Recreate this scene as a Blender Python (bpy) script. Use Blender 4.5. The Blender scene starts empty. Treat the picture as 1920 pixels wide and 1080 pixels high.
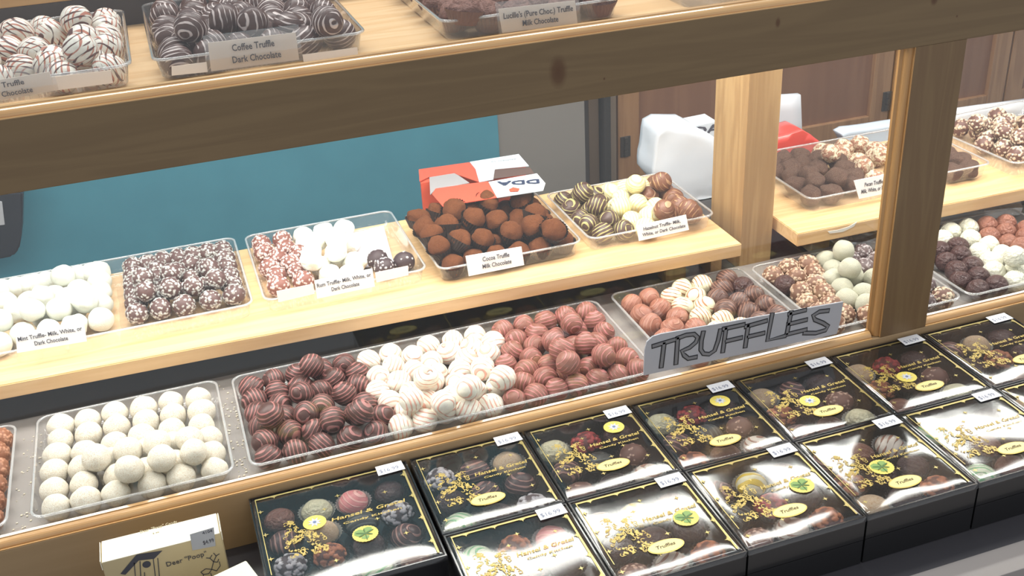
import bpy, bmesh, math, random
import numpy as np
from mathutils import Vector, Matrix, noise, kdtree

# ------------------------------------------------------------------ camera, world, lights, exposure
S = bpy.context.scene
COL = S.collection
YAW, PITCH, ROLL, FPX = 0.3072942, 0.4873318, 0.05667501, 2059.1
CAM = np.array([0.0, -1.1066, 0.893])
_f = np.array([math.sin(YAW)*math.cos(PITCH), math.cos(YAW)*math.cos(PITCH), -math.sin(PITCH)])
_r = np.array([math.cos(YAW), -math.sin(YAW), 0.0]); _d = np.cross(_f, _r)
CR = math.cos(ROLL)*_r + math.sin(ROLL)*_d
CD = -math.sin(ROLL)*_r + math.cos(ROLL)*_d
cd = bpy.data.cameras.new('camera'); cam = bpy.data.objects.new('camera', cd); COL.objects.link(cam)
cd.sensor_width = 36; cd.lens = FPX/1920*36; cd.clip_start = .01
cam.matrix_world = Matrix([[CR[i], -CD[i], -_f[i], CAM[i]] for i in range(3)] + [[0, 0, 0, 1]])
S.camera = cam
S.view_settings.view_transform = 'Standard'; S.view_settings.look = 'None'
S.view_settings.gamma = 1; S.view_settings.exposure = 0.12
S.cycles.transparent_max_bounces = 24
w = bpy.data.worlds.new('world'); S.world = w; w.use_nodes = True
w.node_tree.nodes['Background'].inputs[0].default_value = (.92, .95, 1, 1)
w.node_tree.nodes['Background'].inputs[1].default_value = .6
def area(name, loc, sx, sy, power, col=(1, 1, 1), rot=(0, 0, 0)):
    l = bpy.data.lights.new(name, 'AREA'); l.shape = 'RECTANGLE'; l.size = sx; l.size_y = sy; l.energy = power; l.color = col
    o = bpy.data.objects.new(name, l); COL.objects.link(o); o.location = loc; o.rotation_euler = rot
    return o
area('shelf_lamp_front', (.55, .085, .536), 2.3, .03, 5.5, (1, .97, .92))
area('shelf_lamp_rear', (.105, .285, .536), 1.42, .10, 7.2, (1, .97, .92))
area('shelf_lamp_rear', (1.30, .285, .536), .78, .10, 4.0, (1, .97, .92))
area('ceiling_lamp', (.4, .75, 2.1), 2.4, .5, 42, (1, .98, .95))
area('store_lamp', (.8, -1.6, 2.3), 1.2, 1.2, 10, (.9, .95, 1), (math.radians(-25), 0, 0))

# ------------------------------------------------------------------ picture to place
def ray(x, y): return CR*(x-960) + CD*(y-540) + _f*FPX
def onZ(x, y, z): d = ray(x, y); return CAM + d*((z-CAM[2])/d[2])
def onY(x, y, Y): d = ray(x, y); return CAM + d*((Y-CAM[1])/d[1])
R = random.Random(7)

# ------------------------------------------------------------------ helpers
def tag(o, label=None, cat=None, group=None, kind=None):
    if label: o['label'] = label
    if cat: o['category'] = cat
    if group: o['group'] = group
    if kind: o['kind'] = kind
    return o
def empty(name, loc, label=None, cat=None, group=None, rz=0):
    o = bpy.data.objects.new(name, None); COL.objects.link(o); o.location = Vector([float(a) for a in loc]); o.rotation_euler = (0, 0, rz)
    o.empty_display_size = .01
    return tag(o, label, cat, group)
def obj(name, me, mat=None, parent=None, loc=None):
    if isinstance(me, bmesh.types.BMesh):
        m = bpy.data.meshes.new(name); me.normal_update(); me.to_mesh(m); me.free(); me = m
    if mat:
        me.materials.clear(); me.materials.append(mat)
    o = bpy.data.objects.new(name, me); COL.objects.link(o)
    if parent: o.parent = parent
    if loc is not None: o.location = Vector([float(a) for a in loc])
    return o
def box(bm, x0, x1, y0, y1, z0, z1, bev=0):
    vs = [bm.verts.new(p) for p in ((x0,y0,z0),(x1,y0,z0),(x1,y1,z0),(x0,y1,z0),(x0,y0,z1),(x1,y0,z1),(x1,y1,z1),(x0,y1,z1))]
    fs = [bm.faces.new([vs[i] for i in q]) for q in ((0,3,2,1),(4,5,6,7),(0,1,5,4),(1,2,6,5),(2,3,7,6),(3,0,4,7))]
    if bev:
        es = set(e for f in fs for e in f.edges)
        bmesh.ops.bevel(bm, geom=list(es), offset=bev, segments=2, affect='EDGES', profile=.6)
    return bm
def prism(bm, pts, off):
    a = [bm.verts.new(p) for p in pts]; b = [bm.verts.new([p[i]+off[i] for i in range(3)]) for p in pts]
    n = len(pts); bm.faces.new(a); bm.faces.new(b[::-1])
    for i in range(n): bm.faces.new([a[i], b[i], b[(i+1) % n], a[(i+1) % n]])
    return bm
def fix(bm): bmesh.ops.recalc_face_normals(bm, faces=bm.faces[:]); return bm
def smooth(me, on=True):
    me.polygons.foreach_set('use_smooth', [on]*len(me.polygons)); return me

# ------------------------------------------------------------------ materials
def mat(name):
    m = bpy.data.materials.new(name); m.use_nodes = True
    nt = m.node_tree; return m, nt, nt.nodes['Principled BSDF']
def N(nt, t, **k):
    n = nt.nodes.new(t)
    for a, b in k.items():
        if a.startswith('i_'): n.inputs[a[2:].replace('_', ' ')].default_value = b
        else: setattr(n, a, b)
    return n
def plain(name, col, rough=.5, spec=.5, metal=0, coat=0):
    m, nt, b = mat(name); b.inputs['Base Color'].default_value = (*col, 1); b.inputs['Roughness'].default_value = rough
    b.inputs['Specular IOR Level'].default_value = spec; b.inputs['Metallic'].default_value = metal; b.inputs['Coat Weight'].default_value = coat
    return m
def ramp(nt, fac, stops):
    r = nt.nodes.new('ShaderNodeValToRGB'); e = r.color_ramp.elements
    while len(e) < len(stops): e.new(.5)
    for s, (p, c) in zip(e, stops): s.position = p; s.color = (*c, 1) if len(c) == 3 else c
    nt.links.new(fac, r.inputs[0]); return r
def mixc(nt, fac, a, b):
    m = nt.nodes.new('ShaderNodeMix'); m.data_type = 'RGBA'
    for s, v in ((0, fac), (6, a), (7, b)):
        if hasattr(v, 'links') or isinstance(v, bpy.types.NodeSocket): nt.links.new(v, m.inputs[s])
        elif s == 0: m.inputs[0].default_value = v
        else: m.inputs[s].default_value = (*v, 1)
    return m.outputs[2]
def bump(nt, b, h, s, d=.001):
    n = N(nt, 'ShaderNodeBump'); n.inputs['Strength'].default_value = s; n.inputs['Distance'].default_value = d
    nt.links.new(h, n.inputs['Height']); nt.links.new(n.outputs[0], b.inputs['Normal']); return n
def wood(name, light, dark, axis=0, knots=(), rough=.42, scale=1.0):
    m, nt, b = mat(name); tc = N(nt, 'ShaderNodeTexCoord')
    mp = N(nt, 'ShaderNodeMapping'); sc = [26*scale]*3; sc[axis] = 1.6*scale; mp.inputs['Scale'].default_value = sc
    nt.links.new(tc.outputs['Object'], mp.inputs[0])
    n1 = N(nt, 'ShaderNodeTexNoise', i_Scale=1.0, i_Detail=3.0, i_Distortion=.6); nt.links.new(mp.outputs[0], n1.inputs['Vector'])
    wv = N(nt, 'ShaderNodeMath', operation='SINE'); ml = N(nt, 'ShaderNodeMath', operation='MULTIPLY'); ml.inputs[1].default_value = 34
    nt.links.new(n1.outputs[0], ml.inputs[0]); nt.links.new(ml.outputs[0], wv.inputs[0])
    mr = N(nt, 'ShaderNodeMapRange'); nt.links.new(wv.outputs[0], mr.inputs[0]); mr.inputs[1].default_value = -1; mr.inputs[4].default_value = .55
    n2 = N(nt, 'ShaderNodeTexNoise', i_Scale=7.0, i_Detail=4.0); nt.links.new(mp.outputs[0], n2.inputs['Vector'])
    ad = N(nt, 'ShaderNodeMath', operation='ADD'); nt.links.new(mr.outputs[0], ad.inputs[0])
    sb = N(nt, 'ShaderNodeMath', operation='MULTIPLY'); sb.inputs[1].default_value = .6; nt.links.new(n2.outputs[0], sb.inputs[0]); nt.links.new(sb.outputs[0], ad.inputs[1])
    rp = ramp(nt, ad.outputs[0], [(.2, light), (.95, dark)])
    col = rp.outputs[0]
    for (kx, ky, kz, sx, sz) in knots:
        vs = N(nt, 'ShaderNodeVectorMath', operation='SUBTRACT'); vs.inputs[1].default_value = (kx, ky, kz); nt.links.new(tc.outputs['Object'], vs.inputs[0])
        vm = N(nt, 'ShaderNodeVectorMath', operation='MULTIPLY'); vm.inputs[1].default_value = (1/sx, 0, 1/sz); nt.links.new(vs.outputs[0], vm.inputs[0])
        ln = N(nt, 'ShaderNodeVectorMath', operation='LENGTH'); nt.links.new(vm.outputs[0], ln.inputs[0])
        r2 = ramp(nt, ln.outputs['Value'], [(.0, (1, 1, 1)), (.55, (.75, .75, .75)), (.75, (.35,)*3), (1, (0, 0, 0))])
        col = mixc(nt, r2.outputs[0], col, tuple(c*.5*k for c, k in zip(dark, (1.15, .75, .55))))
    nt.links.new(col, b.inputs['Base Color']); b.inputs['Roughness'].default_value = rough
    bump(nt, b, ad.outputs[0], .12, .0006)
    return m
def clear(name, tint=(.96, .97, .97), haze=.05, gloss=1.0, rough=.04, wrinkle=0, hcol=(.9, .9, .9), wscale=30, gcol=(1, 1, 1)):
    m = bpy.data.materials.new(name); m.use_nodes = True; nt = m.node_tree; nt.nodes.clear()
    out = N(nt, 'ShaderNodeOutputMaterial'); tr = N(nt, 'ShaderNodeBsdfTransparent'); tr.inputs[0].default_value = (*tint, 1)
    df = N(nt, 'ShaderNodeBsdfDiffuse'); df.inputs[0].default_value = (*hcol, 1); gl = N(nt, 'ShaderNodeBsdfGlossy'); gl.inputs['Roughness'].default_value = rough; gl.inputs[0].default_value = (*gcol, 1)
    fr = N(nt, 'ShaderNodeLayerWeight'); fr.inputs['Blend'].default_value = .5
    pw = N(nt, 'ShaderNodeMath', operation='POWER'); pw.inputs[1].default_value = 4.5; nt.links.new(fr.outputs['Facing'], pw.inputs[0])
    pm = N(nt, 'ShaderNodeMath', operation='MULTIPLY_ADD'); pm.inputs[1].default_value = .95; pm.inputs[2].default_value = .045; nt.links.new(pw.outputs[0], pm.inputs[0])
    mu = N(nt, 'ShaderNodeMath', operation='MULTIPLY'); mu.inputs[1].default_value = gloss; mu.use_clamp = True
    nt.links.new(pm.outputs[0], mu.inputs[0])
    m1 = N(nt, 'ShaderNodeMixShader'); m1.inputs[0].default_value = haze
    nt.links.new(tr.outputs[0], m1.inputs[1]); nt.links.new(df.outputs[0], m1.inputs[2])
    m2 = N(nt, 'ShaderNodeMixShader'); nt.links.new(mu.outputs[0], m2.inputs[0]); nt.links.new(m1.outputs[0], m2.inputs[1]); nt.links.new(gl.outputs[0], m2.inputs[2])
    nt.links.new(m2.outputs[0], out.inputs[0])
    if wrinkle:
        tc = N(nt, 'ShaderNodeTexCoord'); n1 = N(nt, 'ShaderNodeTexNoise', i_Scale=float(wscale), i_Detail=1.0, i_Distortion=.4); n1.noise_dimensions = '4D'; nt.links.new(tc.outputs['Object'], n1.inputs['Vector'])
        oi = N(nt, 'ShaderNodeObjectInfo'); mo = N(nt, 'ShaderNodeMath', operation='MULTIPLY'); mo.inputs[1].default_value = 50; nt.links.new(oi.outputs['Random'], mo.inputs[0]); nt.links.new(mo.outputs[0], n1.inputs['W'])
        bp = N(nt, 'ShaderNodeBump'); bp.inputs['Strength'].default_value = 1; bp.inputs['Distance'].default_value = wrinkle
        nt.links.new(n1.outputs[0], bp.inputs['Height'])
        for g in (gl, fr): nt.links.new(bp.outputs[0], g.inputs['Normal'])
    return m
def choco(name, base, drz=None, drz2=None, speck=None, speck_at=.6, rough=.38, bmp=.1, bands=1.15, thr=.72, nscale=3.5, vary=.12, spec=.4, sss=0):
    """chocolate coat: base colour with soft tone noise, drizzled lines that wrap the piece, and crumbs"""
    m, nt, b = mat(name); tc = N(nt, 'ShaderNodeTexCoord'); co = tc.outputs['Object']
    oi = N(nt, 'ShaderNodeObjectInfo')
    n1 = N(nt, 'ShaderNodeTexNoise', i_Scale=nscale, i_Detail=4.0); n1.noise_dimensions = '4D'
    nt.links.new(co, n1.inputs['Vector']); ml = N(nt, 'ShaderNodeMath', operation='MULTIPLY'); ml.inputs[1].default_value = 40; nt.links.new(oi.outputs['Random'], ml.inputs[0]); nt.links.new(ml.outputs[0], n1.inputs['W'])
    r1 = ramp(nt, n1.outputs[0], [(.25, tuple(c*(1-vary) for c in base)), (.75, tuple(min(1, c*(1+vary)) for c in base))]); col = r1.outputs[0]
    h = n1.outputs[0]
    if speck:
        n2 = N(nt, 'ShaderNodeTexNoise', i_Scale=nscale*5, i_Detail=5.0, i_Roughness=.65); n2.noise_dimensions = '4D'; nt.links.new(co, n2.inputs['Vector']); nt.links.new(ml.outputs[0], n2.inputs['W'])
        r2 = ramp(nt, n2.outputs[0], [(speck_at-.05, (0, 0, 0)), (speck_at+.03, (1, 1, 1))]); col = mixc(nt, r2.outputs[0], col, speck); h = n2.outputs[0]
    hs = None
    for k, (dc, bs, th) in enumerate(((drz, bands, thr), (drz2, bands*.8, thr+.08))):
        if not dc: continue
        mp = N(nt, 'ShaderNodeMapping'); mp.inputs['Rotation'].default_value = (0, .3*k, .9*k); mp.inputs['Location'].default_value = (.37*k, 0, 0)
        vr = N(nt, 'ShaderNodeVectorRotate'); vr.rotation_type = 'AXIS_ANGLE'; vr.inputs['Axis'].default_value = (.75, .5, .43); nt.links.new(ml.outputs[0], vr.inputs['Angle']); nt.links.new(co, vr.inputs['Vector']); nt.links.new(vr.outputs[0], mp.inputs[0])
        cb = N(nt, 'ShaderNodeCombineXYZ'); nt.links.new(ml.outputs[0], cb.inputs[0]); va = N(nt, 'ShaderNodeVectorMath', operation='ADD'); nt.links.new(mp.outputs[0], va.inputs[0]); nt.links.new(cb.outputs[0], va.inputs[1])
        wv = N(nt, 'ShaderNodeTexWave', i_Scale=bs, i_Distortion=3.2, i_Detail=1.5, i_Detail_Scale=.7); nt.links.new(va.outputs[0], wv.inputs['Vector'])
        n3 = N(nt, 'ShaderNodeTexNoise', i_Scale=1.3, i_Detail=1.0); nt.links.new(va.outputs[0], n3.inputs['Vector'])
        mm = N(nt, 'ShaderNodeMath', operation='MULTIPLY_ADD'); nt.links.new(n3.outputs[0], mm.inputs[0]); mm.inputs[1].default_value = 1.1; nt.links.new(wv.outputs[0], mm.inputs[2])
        r3 = ramp(nt, mm.outputs[0], [(min(.97, (th+.3)/1.0-.03), (0, 0, 0)), (min(.99, (th+.3)/1.0+.03), (1, 1, 1))]) if False else None
        ms = N(nt, 'ShaderNodeMapRange'); ms.interpolation_type = 'SMOOTHSTEP'; ms.inputs[1].default_value = th+.56; ms.inputs[2].default_value = th+.69; nt.links.new(mm.outputs[0], ms.inputs[0])
        col = mixc(nt, ms.outputs[0], col, dc); hs = ms.outputs[0]
    nt.links.new(col, b.inputs['Base Color']); b.inputs['Roughness'].default_value = rough; b.inputs['Specular IOR Level'].default_value = spec
    if hs is not None: bump(nt, b, hs, .55, .05)
    else: bump(nt, b, h, min(1, bmp*4), .03)
    return m
def chunky(name, base, c1, c2, rough=.5):
    """coated piece: core colour between crumbs, crumbs in two tones (the mesh marks which faces are crumbs)"""
    m, nt, b = mat(name); a = N(nt, 'ShaderNodeAttribute'); a.attribute_name = 'crumb'; t = N(nt, 'ShaderNodeAttribute'); t.attribute_name = 'tone'
    cc = mixc(nt, t.outputs['Fac'], c1, c2); nt.links.new(mixc(nt, a.outputs['Fac'], base, cc), b.inputs['Base Color']); b.inputs['Roughness'].default_value = rough
    b.inputs['Specular IOR Level'].default_value = .35
    return m

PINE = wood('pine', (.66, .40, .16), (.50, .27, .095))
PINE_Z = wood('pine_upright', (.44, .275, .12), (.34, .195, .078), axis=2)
KN = []
for (px, py, sx, sz) in ((538, 213, .012, .021), (1005, 110, .004, .007), (1338, 62, .006, .0075), (1515, 33, .003, .004), (1390, 93, .0018, .002), (640, 225, .0015, .002)):
    p = onY(px, py, 0); KN.append((p[0], 0, p[2], sx, sz))
RAIL = wood('rail_wood', (.185, .12, .055), (.158, .10, .045), knots=KN, rough=.5)
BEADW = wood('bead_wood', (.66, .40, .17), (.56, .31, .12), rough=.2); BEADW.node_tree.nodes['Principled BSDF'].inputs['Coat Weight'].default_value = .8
FASC = wood('fascia_wood', (.42, .285, .155), (.39, .262, .138), rough=.5, scale=.6)
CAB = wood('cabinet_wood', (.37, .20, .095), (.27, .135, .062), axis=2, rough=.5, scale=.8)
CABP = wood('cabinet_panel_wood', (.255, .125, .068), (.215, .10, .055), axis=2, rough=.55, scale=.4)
GLASS = clear('pane_glass', (.97, .985, .98), haze=.012, gloss=.75, rough=.0)
PLASTIC = clear('tray_plastic', (.95, .95, .95), haze=.07, gloss=1.4, rough=.06, hcol=(.85, .85, .85))
RIM = clear('tray_rim_plastic', (.9, .9, .9), haze=.20, gloss=1.9, rough=.12, hcol=(.9, .9, .9))
FILM = clear('lid_film', (.93, .93, .93), haze=.02, gloss=1.55, rough=.085, wrinkle=.004, wscale=6)
BAGP = clear('bag_plastic', (.85, .86, .88), haze=.4, gloss=5, rough=.1, wrinkle=.004, wscale=40)
FLOORM = plain('case_liner', (.28, .255, .24), .45)
DARKM = plain('dark_base', (.048, .040, .036), .35)
WHITE = plain('card_white', (.86, .86, .88), .6)
BLANK = plain('card_cream', (.85, .72, .62), .6)
INK = plain('ink', (.06, .06, .08), .6)
GOLD = plain('gold_foil', (.42, .34, .13), .35, metal=.6)
GOLDP = plain('gold_print', (.50, .37, .10), .4, metal=.25)
BLACKB = plain('box_black', (.012, .012, .013), .18, coat=.4)
CUPD = plain('cup_brown', (.03, .017, .012), .5)
CUPC = clear('cup_clear', (.8, .8, .8), haze=.45, gloss=1.2, rough=.25, hcol=(.85, .85, .8))

# ------------------------------------------------------------------ setting behind the case
def blue_mat():
    m, nt, b = mat('blue_paint'); tc = N(nt, 'ShaderNodeTexCoord'); n = N(nt, 'ShaderNodeTexNoise', i_Scale=9.0, i_Detail=5.0); nt.links.new(tc.outputs['Object'], n.inputs['Vector'])
    r = ramp(nt, n.outputs[0], [(.3, (.058, .24, .315)), (.7, (.07, .275, .355))]); nt.links.new(r.outputs[0], b.inputs['Base Color']); b.inputs['Roughness'].default_value = .6; return m
YW = 1.0
def struct(name, bm, m):
    o = obj(name, bm, m); o['kind'] = 'structure'; return o
xs = [onY(x, 260, YW)[0] for x in (935, 1098)]
struct('wall_back', box(bmesh.new(), -2.2, xs[0], YW, YW+.06, -.9, 1.4), blue_mat())
struct('wall_right', box(bmesh.new(), xs[0], xs[1], YW+.004, YW+.064, -.9, 1.4), plain('grey_wall', (.235, .215, .195), .7))
YC = 1.04
xt = [onY(x, 260, YC)[0] for x in (1098, 1117, 1133, 1156)]
struct('trim_1', box(bmesh.new(), xt[0], xt[1], YC-.02, YC+.03, -.9, 1.4, .002), plain('trim_brown', (.11, .075, .05), .6))
struct('trim_2', box(bmesh.new(), xt[1]+.004, xt[2], YC-.04, YC+.03, -.9, 1.4, .004), plain('trim_dark', (.03, .027, .026), .5))
struct('trim_3', box(bmesh.new(), xt[2], xt[3], YC-.0, YC+.03, -.9, 1.4, .002), plain('trim_taupe', (.20, .15, .11), .6))
struct('floor', box(bmesh.new(), -2.2, 3.2, -1.6, 1.1, -.93, -.9), plain('floor_grey', (.12, .11, .10), .6))
# wooden cabinets along the wall
cabt = empty('wooden_cabinet', (onY(1156, 260, YC)[0], YC, -.9), 'brown wooden cabinet with panelled doors and black hinges behind the display case', 'cabinet')
def P3(o): return tuple(float(a) for a in o)
cx0 = onY(1156, 260, YC)[0]; sm1 = onY(1672, 165, YC)[0]; sm2 = onY(1891, 130, YC)[0]
ZPB = onY(1512, 240, YC)[2]
def rel(o, par): o.location = o.location - par.location
def child(name, bm, m, par):
    bmesh.ops.translate(bm, vec=-par.location, verts=bm.verts); return obj(name, bm, m, par)
child('carcass', box(bmesh.new(), cx0, 3.1, YC+.025, YC+.3, -.9, 1.2), CAB, cabt)
for i, (a, b_, sl) in enumerate(((cx0+.004, sm1-.003, .052), (sm1+.003, sm2-.003, .05), (sm2+.003, sm2+.7, .05))):
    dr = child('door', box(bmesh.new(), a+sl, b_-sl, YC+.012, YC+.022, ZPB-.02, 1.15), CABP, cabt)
    bm = bmesh.new()
    box(bm, a, a+sl, YC, YC+.024, -.88, 1.15, .002); box(bm, b_-sl, b_, YC, YC+.024, -.88, 1.15, .002); box(bm, a+sl, b_-sl, YC+.001, YC+.024, ZPB-.075, ZPB, .002)
    bm2 = bm; bmesh.ops.translate(bm2, vec=-cabt.location, verts=bm2.verts); obj('door_frame', bm2, CAB, dr)
    px, py = ((1173, 275), (1663, 190), (1900, 128))[i]
    if i < 2:
        h = onY(px, py, YC-.003); bm = bmesh.new(); box(bm, h[0]-.012, h[0]+.012, YC-.004, YC, h[2]-.024, h[2]+.024, .001)
        for q in (-1, 0, 1): box(bm, h[0]-.004, h[0]+.004, YC-.009, YC-.004, h[2]+q*.016-.007, h[2]+q*.016+.007, .001)
        bmesh.ops.translate(bm, vec=-cabt.location, verts=bm.verts); obj('hinge', bm, DARKM, dr)
# dark appliance corner at far left
e0 = empty('equipment_stand', P3(onY(20, 420, .9)), 'dark equipment stand with a rounded corner before the blue wall, far left', 'stand')
bm = bmesh.new()
pts = [P3(onY(*q, .9)) for q in ((-60, 360), (43, 360), (41, 440), (36, 468), (24, 482), (-60, 498))]
prism(bm, pts, (0, .06, 0)); bmesh.ops.bevel(bm, geom=bm.edges[:], offset=.004, segments=2, affect='EDGES'); child('housing', fix(bm), plain('stand_dark', (.022, .026, .036), .4), e0)
bm = bmesh.new(); prism(bm, [P3(onY(*q, .899)) for q in ((-20, 372), (4, 378), (9, 420), (-20, 424))], (0, -.003, 0)); child('panel', fix(bm), plain('stand_panel', (.45, .45, .47), .5), e0)

# ------------------------------------------------------------------ display case
case = empty('display_case', (.3, 0, 0), 'pine and glass chocolate display case with dark front rail', 'display case')
X0, X1 = -.62, 1.72
ZS, ZT0, ZT1, ZSH = .078, .495, .569, .563
child('top_rail', box(bmesh.new(), X0, X1, 0, .02, ZT0, ZT1, .0008), RAIL, case)
child('fascia', box(bmesh.new(), X0, X1, 0, .02, 0, ZS, .0008), FASC, case)
child('post', box(bmesh.new(), .8925, .968, .0003, .02, ZS, ZT0, .0008), wood('post_wood', (.20, .125, .056), (.17, .10, .045), axis=2, knots=[(.945, 0, .105, .002, .004)], rough=.45), case)
def bead_x(x0, x1, z):
    bm = bmesh.new(); prof = [(.0005, z), (.0005, z+.0012), (.0022, z+.0012), (.0022, z+.0002)]
    prof += [(.0035+.0085*(1-math.cos(t)), z+.0005+.0078*math.sin(t)) for t in [i*math.pi/12 for i in range(7)]]
    prof += [(.0122, z+.0065), (.0128, z+.0095), (.0165, z+.0102), (.0172, z)]
    prism(bm, [(x0, y, zz) for y, zz in prof], (x1-x0, 0, 0)); return fix(bm)
for (a, b_, z) in ((X0, .880, ZS), (.968, X1, ZS), (X0, X1, ZT1)): child('glazing_bead', bead_x(a, b_, z), BEADW, case)
bm = bmesh.new(); prof = [(.8925, .0006), (.8913, .0006), (.8913, .0022), (.892, .0022)] + [(.8915-.0078*math.sin(t), .0035+.0085*(1-math.cos(t))) for t in [i*math.pi/12 for i in range(7)]] + [(.8795, .0135), (.8793, .0172), (.8925, .0172)]
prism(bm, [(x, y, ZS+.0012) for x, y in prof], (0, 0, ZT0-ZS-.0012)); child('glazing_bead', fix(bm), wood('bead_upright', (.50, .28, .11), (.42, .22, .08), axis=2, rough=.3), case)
for (a, b_, z0, z1) in ((X0, .8925, ZS, ZT0+.03), (.966, X1, ZS, ZT0+.03), (X0, X1, ZT1+.001, 1.3)):
    child('glass_pane', box(bmesh.new(), a, b_, .0176, .0196, z0, z1), GLASS, case)
child('top_shelf', box(bmesh.new(), X0, X1, .02, .352, .545, ZSH, .001), wood('top_shelf_wood', (.76, .52, .29), (.68, .42, .20)), case)
child('shaded_gap_strip', box(bmesh.new(), X0, X1, .3525, .364, .545, .601), plain('gap_shade_brown', (.045, .032, .03), .6), case)  # dark strip standing in for the shaded gap behind the top shelf
child('back_rail', box(bmesh.new(), X0, X1, .3525, .368, .6012, .64, .001), PINE, case)
child('case_floor', box(bmesh.new(), X0, X1, .02, .287, .055, .073, .001), FLOORM, case)
child('case_base', box(bmesh.new(), X0, X1, .287, .70, .045, .066), DARKM, case)
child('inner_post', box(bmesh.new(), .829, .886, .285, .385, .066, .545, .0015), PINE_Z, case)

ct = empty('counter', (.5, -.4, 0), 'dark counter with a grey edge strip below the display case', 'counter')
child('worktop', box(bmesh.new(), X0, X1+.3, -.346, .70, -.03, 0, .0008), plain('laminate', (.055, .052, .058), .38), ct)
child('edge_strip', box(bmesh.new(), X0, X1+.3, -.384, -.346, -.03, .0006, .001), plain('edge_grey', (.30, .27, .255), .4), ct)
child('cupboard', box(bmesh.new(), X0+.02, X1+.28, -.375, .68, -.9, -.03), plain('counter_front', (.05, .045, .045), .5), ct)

# wooden shelves inside
def shelf(front, x0, x1, yb, z1, th, legs, label):
    s = empty('display_shelf', (x0, yb, 0.0), label, 'shelf', 'wooden shelves inside the case')
    (fx0, fy0), (fx1, fy1) = front
    bm = bmesh.new(); prism(bm, [(fx0, fy0, z1), (fx1, fy1, z1), (fx1, yb, z1), (fx0, yb, z1)], (0, 0, -th)); fix(bm)
    bmesh.ops.bevel(bm, geom=bm.edges[:], offset=.0012, segments=2, affect='EDGES')
    child('plank', bm, wood('shelf_wood', (.74, .49, .25), (.64, .39, .175)), s)
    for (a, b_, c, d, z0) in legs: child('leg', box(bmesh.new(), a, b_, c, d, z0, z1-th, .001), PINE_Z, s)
    return s
shelf(((-.55, .273), (.8, .232)), -.55, .8, .548, .143, .0215, [(.779, .799, .289, .33, .0665), (.70, .735, .289, .32, .0665), (-.5, -.48, .3, .34, .0665), (.3, .32, .50, .54, .0665)], 'long pine shelf left of the inner post, carrying four trays')
shelf(((.895, .226), (1.68, .213)), .895, 1.68, .505, .143, .0225, [(.965, 1.0, .289, .32, .0665), (1.5, 1.52, .3, .34, .0665), (1.2, 1.22, .46, .495, .0665)], 'pine shelf right of the inner post with scratched front edge')
sh2 = [o for o in bpy.data.objects if o.name.startswith('display_shelf') and o.location.x > .5][0]
bm = bmesh.new(); q = [onY(*p, .2235) for p in ((1552,434),(1572,431),(1592,425),(1607,416),(1601,425),(1580,435),(1556,438))]
prism(bm, [P3(p) for p in q], (0, .0008, 0)); bmesh.ops.translate(bm, vec=-sh2.location, verts=bm.verts); obj('worn_edge', fix(bm), plain('scratch_white', (.75, .72, .66), .6), sh2)
# fluorescent fixtures under the top shelf
for (xa, xb, y, wd, lab) in ((-.61, 1.70, .085, .04, 'slim lamp fixture under the top shelf, just behind the front rail'), (-.61, .822, .285, .126, 'wide lamp fixture under the top shelf, left of the inner post'), (.892, 1.70, .285, .126, 'wide lamp fixture under the top shelf, right of the inner post')):
    t = empty('shelf_light', ((xa+xb)/2, y, .545), lab, 'lamp')
    child('housing', box(bmesh.new(), xa, xb, y-wd/2, y+wd/2, .538, .5446, .0008), plain('lamp_white', (.8, .8, .8), .4), t)

# ------------------------------------------------------------------ trays
def rrect(x0, x1, y0, y1, r, n=5):
    p = []
    for cx, cy, a in ((x1-r, y1-r, 0), (x0+r, y1-r, 90), (x0+r, y0+r, 180), (x1-r, y0+r, 270)):
        for i in range(n+1):
            t = math.radians(a+90*i/n); p.append((cx+r*math.cos(t), cy+r*math.sin(t)))
    return p
def loft(bm, loops, close=False):
    vs = [[bm.verts.new(p) for p in L] for L in loops]; n = len(vs[0])
    for a, b_ in zip(vs, vs[1:]):
        for i in range(n): bm.faces.new([a[i], a[(i+1) % n], b_[(i+1) % n], b_[i]])
    if close: bm.faces.new(vs[-1])
    return vs
def tray(x0, x1, y0, y1, z, h, label, rz=0, ins=.009):
    cx, cy = (x0+x1)/2, (y0+y1)/2; w_, d_ = (x1-x0)/2, (y1-y0)/2
    t = empty('plastic_tray', (cx, cy, z), label, 'tray', 'clear plastic chocolate trays', rz)
    bm = bmesh.new(); L = lambda k, zz, r: [(x, y, zz) for x, y in rrect(-w_+k, w_-k, -d_+k, d_-k, r)]
    loft(bm, [L(.003, h-.0008, .014), L(ins*.75, .004, .012), L(ins+.001, .001, .011), L(ins+.004, .0004, .009)], True)
    o = obj('tray_body', fix(bm), PLASTIC, t); smooth(o.data)
    bm = bmesh.new(); A = [L(0, h-.0025, .016), L(-.0004, h-.0008, .0165), L(.0006, h+.0002, .0155), L(.0024, h+.0002, .0145), L(.0034, h-.0009, .0135), L(.0028, h-.0024, .014), L(0, h-.0025, .016)]
    loft(bm, A); o = obj('tray_rim', fix(bm), RIM, t); smooth(o.data)
    return t
ZF, ZM = .073, .143
tray(-.47, -.262, .023, .243, ZF, .023, 'clear tray of nutty milk truffles, leftmost on the case floor')
tray(-.238, -.004, .023, .246, ZF, .023, 'clear tray of crumb-dusted white truffles on the case floor')
tray(.014, .558, .023, .243, ZF, .023, 'long clear tray on the case floor holding three pink-striped truffle kinds')
tray(.582, .806, .024, .248, ZF, .023, 'clear tray of brown-striped truffles behind the TRUFFLES sign')
tray(.818, 1.052, .024, .24, ZF, .023, 'clear tray of nut-rolled and pale dusty truffles behind the front post')
tray(1.062, 1.33, .024, .25, ZF, .023, 'clear tray of plain white, milk and dark truffles, rightmost on the case floor')
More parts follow.
